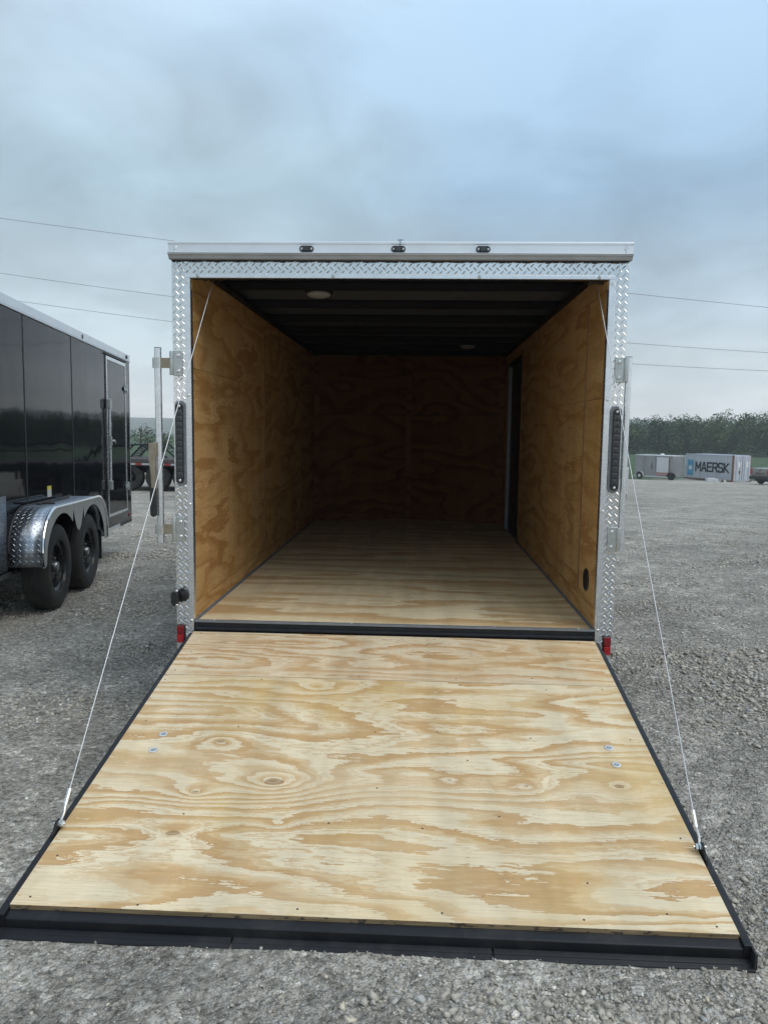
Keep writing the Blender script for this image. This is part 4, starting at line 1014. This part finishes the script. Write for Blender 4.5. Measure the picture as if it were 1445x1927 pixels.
# one more stands ahead of the open trailer: only its mirror image shows, in the black wall
f2 = copy_tree(fl); f2.location = (-1.6, 15.6, gz(-1.6, 15.6)); f2.rotation_euler = (0, 0, R(0)); 
for ch in list(f2.children):
    if ch.name.split('.')[0] in ('reflective_tape', 'rub_rail'): bpy.data.objects.remove(ch, do_unlink=True)
f2['label'] = 'black flatbed trailer mirrored dimly in the glossy black trailer wall'

# ------------------------------------------------------------------ shipping container
def cont_mat():
    m, nt, b = new_mat('container_grey_paint'); c = objco(nt)
    n = noise(nt, c, 1.3, 6.0, 0.7)
    col = ramp(nt, n, [(0.3, (0.45, 0.485, 0.53)), (0.6, (0.55, 0.585, 0.62)), (0.8, (0.62, 0.64, 0.66))])
    sp = nt.nodes.new('ShaderNodeSeparateXYZ'); nt.links.new(c, sp.inputs[0])
    st = noise(nt, comb(nt, mth(nt, 'MULTIPLY', sp.outputs['X'], 9.0), mth(nt, 'MULTIPLY', sp.outputs['Y'], 9.0), mth(nt, 'MULTIPLY', sp.outputs['Z'], 0.6)), 1.0, 5.0, 0.65)
    col = mixc(nt, ramp(nt, st, [(0.56, 0.0), (0.72, 0.55)]), col, (0.19, 0.11, 0.065))
    nt.links.new(col, b.inputs['Base Color']); b.inputs['Roughness'].default_value = 0.6
    return m
M_CONT = cont_mat()
M_RUST = plain('rusty_corner_post', (0.17, 0.095, 0.06), 0.8, 0, 0.35, 6.0)
M_NAVY = plain('navy_lettering', (0.012, 0.018, 0.030), 0.5, 0, 0.1, 10)
M_CYAN = plain('light_blue_panel', (0.075, 0.30, 0.47), 0.5, 0, 0.15, 3.0)
M_PALE = plain('pale_panel', (0.47, 0.50, 0.57), 0.5, 0, 0.1, 3.0)
cl = (27.43, 77.06)                                   # far left end of the long side
ang = math.atan2(71.68 - 77.06, 30.21 - 27.43)        # local x runs left end -> doors
K = empty('shipping_container', (cl[0], cl[1], -3.10), 'grey steel shipping container with MAERSK in dark letters on its side', 'container', (0, 0, ang))
CL, CW, CH = 6.06, 2.44, 2.59
MB().box(0.02, CL - .02, 0.10, CW - .10, 0.06, CH - .06).build('container_body', M_CONT, K)
# corrugated sides: local y = 0 faces the camera
nw = 44
def corrugated(y, sgn):
    P = []
    p = (CL - .3) / nw
    for k in range(nw):
        x = .15 + k * p
        P += [(x, 0.0), (x + p * .30, 0.0), (x + p * .5, 0.036), (x + p * .80, 0.036)]
    P.append((CL - .15, 0.0))
    V = [(x, y + sgn * d, zz) for zz in (0.16, CH - .10) for x, d in P]; n = len(P)
    return MB().add(V, [(i, i + 1, n + i + 1, n + i) for i in range(n - 1)])
corrugated(0.03, 1).build('side_wall', M_CONT, K); corrugated(CW - .03, -1).build('side_wall', M_CONT, K)
for y in (0.0, CW - .12):
    MB().box(0.0, CL, y, y + .12, CH - .10, CH).build('top_rail', M_PALE, K); MB().box(0.0, CL, y, y + .12, 0.0, 0.16).build('bottom_rail', M_RUST, K)
for x in (0.0, CL - .15):
    for y in (0.0, CW - .12):
        cp = MB().box(x, x + .15, y - .003, y + .123, 0.15, CH - .10).build('corner_post', M_RUST if x > 1 else M_CONT, K)
        MB().box(x - .006, x + .156, y - .008, y + .128, CH - .13, CH + .008).box(x - .006, x + .156, y - .008, y + .128, -.008, .118).build('corner_casting', M_RUST, cp)
MB().box(0.1, CL - .1, 0.12, CW - .12, CH - .05, CH - .03).build('roof', M_PALE, K)
for k, y in enumerate((0.13, CW / 2 + .01)):
    dl = MB().box(CL - .03, CL + .005, y, y + CW / 2 - .14, 0.18, CH - .12).build('door_leaf', M_PALE, K)
    for zz in (0.75, 1.30, 1.85):
        MB().box(CL + .0055, CL + .02, y + .02, y + CW / 2 - .16, zz, zz + .05).build('door_rib', M_CONT, dl)
    MB().box(CL + .0215, CL + .024, y + .50, y + .92, 1.42, 1.95).build('door_placard', M_WHITE, dl)
    for q in (.25, .80):
        MB().tube([(CL + .05, y + q, 0.14), (CL + .05, y + q, CH - .1)], 0.022, 8).build('lock_rod', M_ZINC, dl)
    if k == 0: MB().box(CL + .0215, CL + .0235, y + .62, y + .88, 0.82, 1.10).build('door_placard', M_RUST, dl)
MB().box(CL - .02, CL + .012, CW / 2 - .035, CW / 2 + .03, 0.18, CH - .1).build('door_gasket', M_RUBBER, K)
# lettering and emblem
def stroke(mb, pts, x0, z0, sx, sz, w):
    for (a, b), (c_, d_) in zip(pts[:-1], pts[1:]):
        p, q = Vector((x0 + a * sx, z0 + b * sz)), Vector((x0 + c_ * sx, z0 + d_ * sz)); d = (q - p).normalized() * w * .5; n_ = Vector((-d.y, d.x))
        mb.prism([tuple(v) for v in (p - d - n_, q + d - n_, q + d + n_, p - d + n_)], 1, 0.0, 0.012)
GLYPH = {'M': [[(0, 0), (0, 1), (.5, .35), (1, 1), (1, 0)]], 'A': [[(0, 0), (.42, 1), (.58, 1), (1, 0)], [(.2, .3), (.8, .3)]], 'E': [[(1, 0), (0, 0), (0, 1), (1, 1)], [(0, .52), (.85, .52)]],
         'R': [[(0, 0), (0, 1), (.85, 1), (1, .85), (1, .62), (.85, .48), (0, .48)], [(.55, .48), (1, 0)]], 'S': [[(1, .88), (.85, 1), (.1, 1), (0, .85), (0, .65), (.12, .53), (.88, .47), (1, .35), (1, .12), (.88, 0), (.1, 0), (0, .12)]], 'K': [[(0, 0), (0, 1)], [(.95, 1), (.1, .5), (1, 0)]]}
xx = 1.50
for ch in 'MAERSK':
    q = MB(); wd = 0.50 if ch != 'M' else 0.58
    for st_ in GLYPH[ch]: stroke(q, st_, xx, 0.92, wd, 0.82, 0.150)
    q.build('letter', M_NAVY, K); xx += wd + 0.185
em = MB().box(0.42, 1.14, 0.006, 0.012, 0.42, 1.98).build('emblem_panel', M_CYAN, K)
st = []
for k in range(14):
    t = math.pi * k / 7 + math.pi / 14; rr = 0.33 if k % 2 == 0 else 0.135
    st.append((0.78 + rr * math.cos(t), 1.18 + rr * math.sin(t)))
MB().prism(st, 1, 0.0, 0.0055).build('emblem_star', M_WHITE, em)

# ------------------------------------------------------------------ grey trailer beside the container
M_GREYSKIN = plain('weathered_grey_skin', (0.27, 0.28, 0.28), 0.45, 0.3, 0.22, 1.5)
M_DULLW = plain('dull_white_panel', (0.60, 0.61, 0.63), 0.5, 0, 0.08, 3.0)
M_PINK = plain('faded_red_panel', (0.38, 0.24, 0.21), 0.6, 0, 0.2, 3.0)
gl = (24.43, 71.43)
gdir = (-0.668, 0.743)
G = empty('enclosed_trailer', (gl[0], gl[1], -3.02), 'weathered grey enclosed trailer with a white side panel left of the shipping container', 'trailer', (0, 0, math.atan2(gdir[1], gdir[0]) - math.pi), group='enclosed trailers')
# local x runs from the far left end (-4.1) to the near corner (0); local -y faces the camera
GL, GW, GH = 4.1, 2.0, 2.32
gb = MB().box(-GL, 0, 0, GW, 0.30, GH).build('box_body', M_GREYSKIN, G, bev=0.03)
MB().box(-GL - .02, 0.02, -0.02, GW + .02, GH + .0005, GH + .07).build('roof_rail', M_DULLW, G, bev=0.01)
MB().box(-GL, 0.01, -0.025, -0.0005, 0.26, 0.36).build('bottom_rail', M_DULLW, G)
for x in (-3.1, -1.85): MB().box(x - .01, x + .01, -0.006, -0.0006, 0.36, GH).build('panel_seam', M_BLACK, G)
MB().box(-1.70, -0.45, -0.022, -0.0007, 0.75, GH - .12).build('white_panel', M_DULLW, G)
MB().box(-1.72, -0.45, -0.022, -0.0007, 0.38, 0.74).build('lower_panel', M_PINK, G)
MB().box(-0.40, -0.33, -0.020, -0.0007, 0.38, GH - .1).build('panel_post', M_RUST, G)
MB().box(-2.25, -2.2, -0.03, -0.0007, 1.05, 1.7).build('grab_rail', M_BLACK, G)
MB().lathe([(0.20, 0), (0.20, 0.09), (0.13, 0.15), (0.0005, 0.16)], (-1.75, 1.0, GH + .07), 'Z', 16).build('roof_vent', M_WHITE, G, smooth=True)
for x in (-3.45, -0.05):
    t = MB().lathe([(0.15, -.10), (0.30, -.10), (0.34, -.04), (0.34, .04), (0.30, .10), (0.15, .10)], (x, -0.12, 0.34), 'Y', 24).build('tyre', M_TYRE, G, smooth=True)
    MB().lathe([(0.15, -.07), (0.06, -.09), (0.0005, -.09)], (x, -0.12, 0.34), 'Y', 16).build('rim', M_WHITE if x < -1 else M_RIM, t)
    a = [(x - .46, 0.36)] + [(x - .42 * math.cos(t_), 0.38 + .40 * math.sin(t_)) for t_ in np.linspace(0, math.pi, 11)] + [(x + .46, 0.36)]
    q = MB(); n = len(a); q.add([(p[0], -0.26, p[1]) for p in a] + [(p[0], -0.001, p[1]) for p in a], [(i, i + 1, n + i + 1, n + i) for i in range(n - 1)])
    fo = q.build('fender', M_DULLW if x < -1 else M_BLACK, G); sm = fo.modifiers.new('t', 'SOLIDIFY'); sm.thickness = .02
MB().box(-0.004 + .0045, 0.012, 0.2, GW - .2, 0.45, GH - .15).build('end_door', M_GREYSKIN, G)

# ------------------------------------------------------------------ pickup truck at the right edge
def pickup():
    M_BODY = plain('pewter_paint', (0.22, 0.205, 0.19), 0.28, 0.45, 0.08, 2.0, coat=0.5)
    M_GLASS = plain('dark_car_glass', (0.012, 0.014, 0.016), 0.06, 0, 0.1, 2.0)
    Pk = empty('pickup_truck', (27.35, 59.3, gz(27.35, 59.3) - .02), 'pewter pickup truck seen from its tailgate, at the right edge', 'pickup', (0, 0, R(24)))
    # local x forward (rear bumper at 0), near side at y = -0.95
    body = [(0.10, 0.62), (0.06, 1.02), (0.10, 1.32), (2.05, 1.34), (2.10, 1.36), (3.85, 1.33), (5.05, 1.16), (5.42, 1.06), (5.48, 0.62), (5.0, 0.50), (0.3, 0.50)]
    bd = MB().prism(body, 1, -0.93, 0.93)
    bd.build('body', M_BODY, Pk, bev=0.05)
    cab = [(2.06, 1.345), (2.22, 1.86), (3.25, 1.90), (3.95, 1.345)]
    cb = MB().add([(x, y * w, zz) for y in (-1, 1) for x, zz, w in ((2.06, 1.345, .90), (2.25, 1.86, .74), (3.22, 1.90, .74), (3.98, 1.345, .90))], [(0, 1, 2, 3), (7, 6, 5, 4), (0, 4, 5, 1), (1, 5, 6, 2), (2, 6, 7, 3), (3, 7, 4, 0)]).build('cab', M_BODY, Pk, bev=0.04)
    MB().add([(2.30, -0.885, 1.40), (3.75, -0.885, 1.40), (3.12, -0.765, 1.82), (2.40, -0.765, 1.82)], [(0, 1, 2, 3)]).build('side_window', M_GLASS, cb)
    MB().add([(2.075, -0.72, 1.42), (2.075, 0.72, 1.42), (2.225, 0.64, 1.82), (2.225, -0.64, 1.82)], [(0, 1, 2, 3)]).build('rear_window', M_GLASS, cb)
    tg = MB().prism([(0.035, 0.74), (0.02, 1.05), (0.05, 1.31), (0.0985, 1.31), (0.059, 1.03), (0.095, 0.74)], 1, -0.74, 0.74).build('tailgate', M_BODY, Pk, bev=0.01)
    MB().box(0.0, 0.03, -0.10, 0.10, 1.14, 1.20).build('tailgate_handle', M_PLASTIC, tg)
    MB().box(0.01, 0.018, -0.30, 0.30, 0.86, 0.94).build('licence_recess', M_PLASTIC, tg)
    for s in (-1, 1):
        MB().box(0.028, 0.17, *sorted((s * 0.755, s * 0.936)), 0.86, 1.28).build('tail_lamp', M_RED, Pk, bev=0.015)
        MB().box(3.25, 3.45, *sorted((s * 0.95, s * 1.17)), 1.38, 1.55).build('wing_mirror', M_PLASTIC, Pk, bev=0.03)
        for x in (1.15, 4.55):
            t = MB().lathe([(0.22, -.11), (0.34, -.12), (0.375, -.08), (0.375, .08), (0.34, .12), (0.22, .11)], (x, s * 0.84, 0.375), 'Y', 32).build('wheel', M_TYRE, Pk, smooth=True)
            MB().lathe([(0.23, s * .10), (0.20, s * .04), (0.10, s * .08), (0.0005, s * .09)], (x, s * 0.84, 0.375), 'Y', 20).build('rim', M_HUB, t, smooth=True)
    MB().box(-0.14, 0.09, -0.90, 0.90, 0.46, 0.66).build('rear_bumper', M_PLASTIC, Pk, bev=0.03)
    MB().box(0.3, 5.0, -0.7, 0.7, 0.28, 0.4995).build('underbody', M_BLACK, Pk)
pickup()

# ------------------------------------------------------------------ scrap by the container
SC = empty('scrap_pile', (27.2, 67.5, gz(27.2, 67.5)), 'low pile of white and brown scrap lying in front of the container', 'scrap')
MB().box(-0.95, -0.15, -0.2, 0.35, 0.02, 0.36).build('white_crate', M_DULLW, SC, bev=0.02)
M_SCRAPB = plain('brown_scrap', (0.16, 0.12, 0.09), 0.9, 0, 0.3, 8.0)
for k in range(9):
    x, y, h = -0.1 + 0.11 * k, random.uniform(-.2, .3), random.uniform(.15, .42) * (1 - abs(k - 3) * .09)
    MB().prism([(x - .12, 0.0), (x + .14, 0.0), (x + random.uniform(.02, .16), h), (x - random.uniform(0, .1), h * .8)], 1, y - .15, y + .18).build('scrap_piece', (M_WHITE, M_SCRAPB, M_GREYSKIN)[k % 3], SC, bev=0.01)

# ------------------------------------------------------------------ overhead wires (their poles stand outside the picture)
M_WIRE = plain('black_wire', (0.02, 0.02, 0.022), 0.6, 0, 0.1, 1.0)
WY = 48.0
for nm, pts, lab in (('a', ((-28.0, 15.11), (-16.46, 13.73), (13.55, 10.42), (22.36, 9.635)), 'topmost of the three thin overhead wires'),
                     ('b', ((-28.16, 11.53), (-16.45, 10.166), (13.53, 7.21), (22.54, 6.81)), 'middle one of the three thin overhead wires'),
                     ('c', ((-28.2, 9.895), (-16.48, 8.503), (13.59, 5.914), (22.62, 5.623)), 'lowest of the three thin overhead wires')):
    A_ = np.array(pts); cf = np.polyfit(A_[:, 0], A_[:, 1], 2)
    o = MB().tube([(x, WY, float(np.polyval(cf, x))) for x in np.linspace(-46, 40, 60)], 0.012, 6).build('power_line', M_WIRE, None)
    o['label'] = lab + ' crossing the cloudy sky'; o['category'] = 'wire'; o['group'] = 'overhead wires'

# ------------------------------------------------------------------ vegetation
def leaf_mat(name, c0, c1, c2):
    m, nt, b = new_mat(name)
    a = nt.nodes.new('ShaderNodeAttribute'); a.attribute_name = 'tint'
    nt.links.new(ramp(nt, a.outputs['Fac'], [(0.0, c0), (0.5, c1), (1.0, c2)]), b.inputs['Base Color'])
    b.inputs['Roughness'].default_value = 0.75; b.inputs['Specular IOR Level'].default_value = 0.2
    return m
M_LEAF = leaf_mat('woodland_leaves', (0.022, 0.048, 0.018), (0.046, 0.085, 0.030), (0.085, 0.125, 0.045))
def leaf_object(name, C_, size, tint, mat, parent=None, **props):
    n = len(C_)
    nrm = RNG.normal(0, 1, (n, 3)); nrm[:, 2] = np.abs(nrm[:, 2]) + .3; nrm /= np.linalg.norm(nrm, axis=1)[:, None]
    a = np.cross(nrm, RNG.normal(0, 1, (n, 3))); a /= np.linalg.norm(a, axis=1)[:, None]; b = np.cross(nrm, a)
    s = size[:, None]; w = RNG.uniform(0.45, 0.8, (n, 1))
    V = np.stack([C_ - a * s, C_ - b * s * w + a * s * .2, C_ + a * s, C_ + b * s * w - a * s * .2], 1).reshape(-1, 3)
    F = np.arange(4 * n).reshape(-1, 4)
    me = bpy.data.meshes.new(name); me.vertices.add(4 * n); me.vertices.foreach_set('co', V.ravel())
    me.loops.add(4 * n); me.loops.foreach_set('vertex_index', F.ravel().astype(np.int32))
    me.polygons.add(n); me.polygons.foreach_set('loop_start', np.arange(0, 4 * n, 4, dtype=np.int32)); me.update(calc_edges=True)
    at = me.attributes.new('tint', 'FLOAT', 'POINT'); at.data.foreach_set('value', np.repeat(tint, 4).astype(np.float32))
    return link(name, me, mat, parent, **props)
def woodland():
    Cs, Ss, Ts = [], [], []
    rows = [(184, 1.0), (192, 1.0), (201, 1.02), (211, 1.05), (222, 1.1), (234, 1.15)]
    for y0, hs in rows:
        x = -14.0
        while x < 165:
            x += RNG.uniform(2.6, 4.4)
            y = y0 + RNG.uniform(-3.5, 3.5) - 0.10 * max(0, x - 60)
            base = float(np.maximum(field_z(np.array([x]), np.array([y - 76.0]))[0], -6))
            rise = 1.2 * fbm(np.array([x * .03]), np.array([2.0]), 2, 77)[0]
            h = (RNG.uniform(5.2, 8.0) + 2.8 * rise * np.clip((x - 20) / 60, 0, 1) + 1.8 * np.clip((x - 55) / 40, 0, 1)) * hs
            rad = h * RNG.uniform(0.34, 0.48)
            n = int(1150 * (1.2 if y0 < 190 else 0.8))
            # lobes through the crown's volume
            nl = 9; lc = RNG.normal(0, 1, (nl, 3)); lc /= np.linalg.norm(lc, axis=1)[:, None]
            lc *= RNG.uniform(0.35, 0.85, (nl, 1)); k = RNG.integers(0, nl, n)
            d = RNG.normal(0, 1, (n, 3)); d /= np.linalg.norm(d, axis=1)[:, None]; d *= RNG.uniform(0.6, 1.0, (n, 1)) * 0.46
            q = (lc[k] + d) * np.array([rad, rad, h * .46])
            Cs.append(q + np.array([x, y, base + h * .47])); Ss.append(RNG.uniform(0.15, 0.38, n))
            Ts.append(np.clip(RNG.uniform(0.1, 0.9) + RNG.normal(0, 0.10, n), 0, 1))
    leaf_object('woodland', np.concatenate(Cs), np.concatenate(Ss), np.concatenate(Ts), M_LEAF, kind='stuff', label='dark green wood along the far edge of the field', category='woodland')
woodland()
M_BARK = plain('grey_bark', (0.10, 0.085, 0.07), 0.9, 0, 0.3, 6.0)
M_LEAF2 = leaf_mat('tree_leaves', (0.014, 0.026, 0.014), (0.026, 0.045, 0.022), (0.045, 0.065, 0.030))
def small_tree(loc, h, rad, n, spread, label, lean=0.0, up=0.35):
    t = empty('tree', loc, label, 'tree', group='small trees behind the flatbed trailer')
    tips = []
    tr = MB(); top = Vector((lean * h, 0, h * .88))
    tr.tube([Vector((0, 0, -.1)), Vector((lean * h * .35, 0.02, h * .33)), Vector((lean * h * .7, 0, h * .62)), top], h * .028, 8, h * .006)
    tips.append(top)
    br = MB()
    for k in range(spread):
        f = random.uniform(up, .92); p = Vector((lean * h * f, 0, h * f * .9)); a = random.uniform(0, 2 * math.pi)
        l = rad * random.uniform(.5, 1.1) * (1.15 - .5 * f); e = p + Vector((math.cos(a) * l, math.sin(a) * l, l * random.uniform(.2, .75)))
        br.tube([p, (p + e) / 2 + Vector((0, 0, l * .08)), e], h * .010, 5, h * .003); tips += [e, (p * .4 + e * .6)]
        for q in range(2):
            e2 = e + Vector((random.uniform(-.5, .5), random.uniform(-.5, .5), random.uniform(0, .5))) * l * .6
            br.tube([(p * .35 + e * .65), e2], h * .005, 4, h * .002); tips.append(e2)
    tk = tr.build('trunk', M_BARK, t, smooth=True); br.build('limb', M_BARK, tk)
    tp = np.array([list(v) for v in tips]); k = RNG.integers(0, len(tp), n)
    Cc = tp[k] + RNG.normal(0, rad * .13, (n, 3))
    leaf_object('crown', Cc, RNG.uniform(.06, .13, n) * (h / 5), RNG.random(n), M_LEAF2, t)
sx, sy = -16.4, 40.0
small_tree((sx + .65, sy, gz(sx, sy)), 2.75, 1.0, 420, 14, 'thin nearly leafless tree behind the ramps of the flatbed trailer', -0.05)
small_tree((sx + 1.05, sy + 1.5, gz(sx, sy)), 2.15, 0.85, 1500, 14, 'bushy dark green tree just right of the thin leafless tree', 0.12, 0.45)

# ------------------------------------------------------------------ air
m = bpy.data.materials.new('haze'); m.use_nodes = True; nt = m.node_tree
nt.nodes.remove(nt.nodes['Principled BSDF'])
pv = nt.nodes.new('ShaderNodeVolumePrincipled'); pv.inputs['Color'].default_value = (0.93, 0.96, 1.0, 1); pv.inputs['Density'].default_value = 0.0006
pv.inputs['Anisotropy'].default_value = 0.2
nt.links.new(pv.outputs[0], nt.nodes['Material Output'].inputs['Volume'])
hz = MB().box(-1600, 2000, -70, 1600, -14, 110).build('haze', m, None); hz['kind'] = 'stuff'
hz['label'] = 'thin pale haze over the whole lot and hills'; hz['category'] = 'haze'
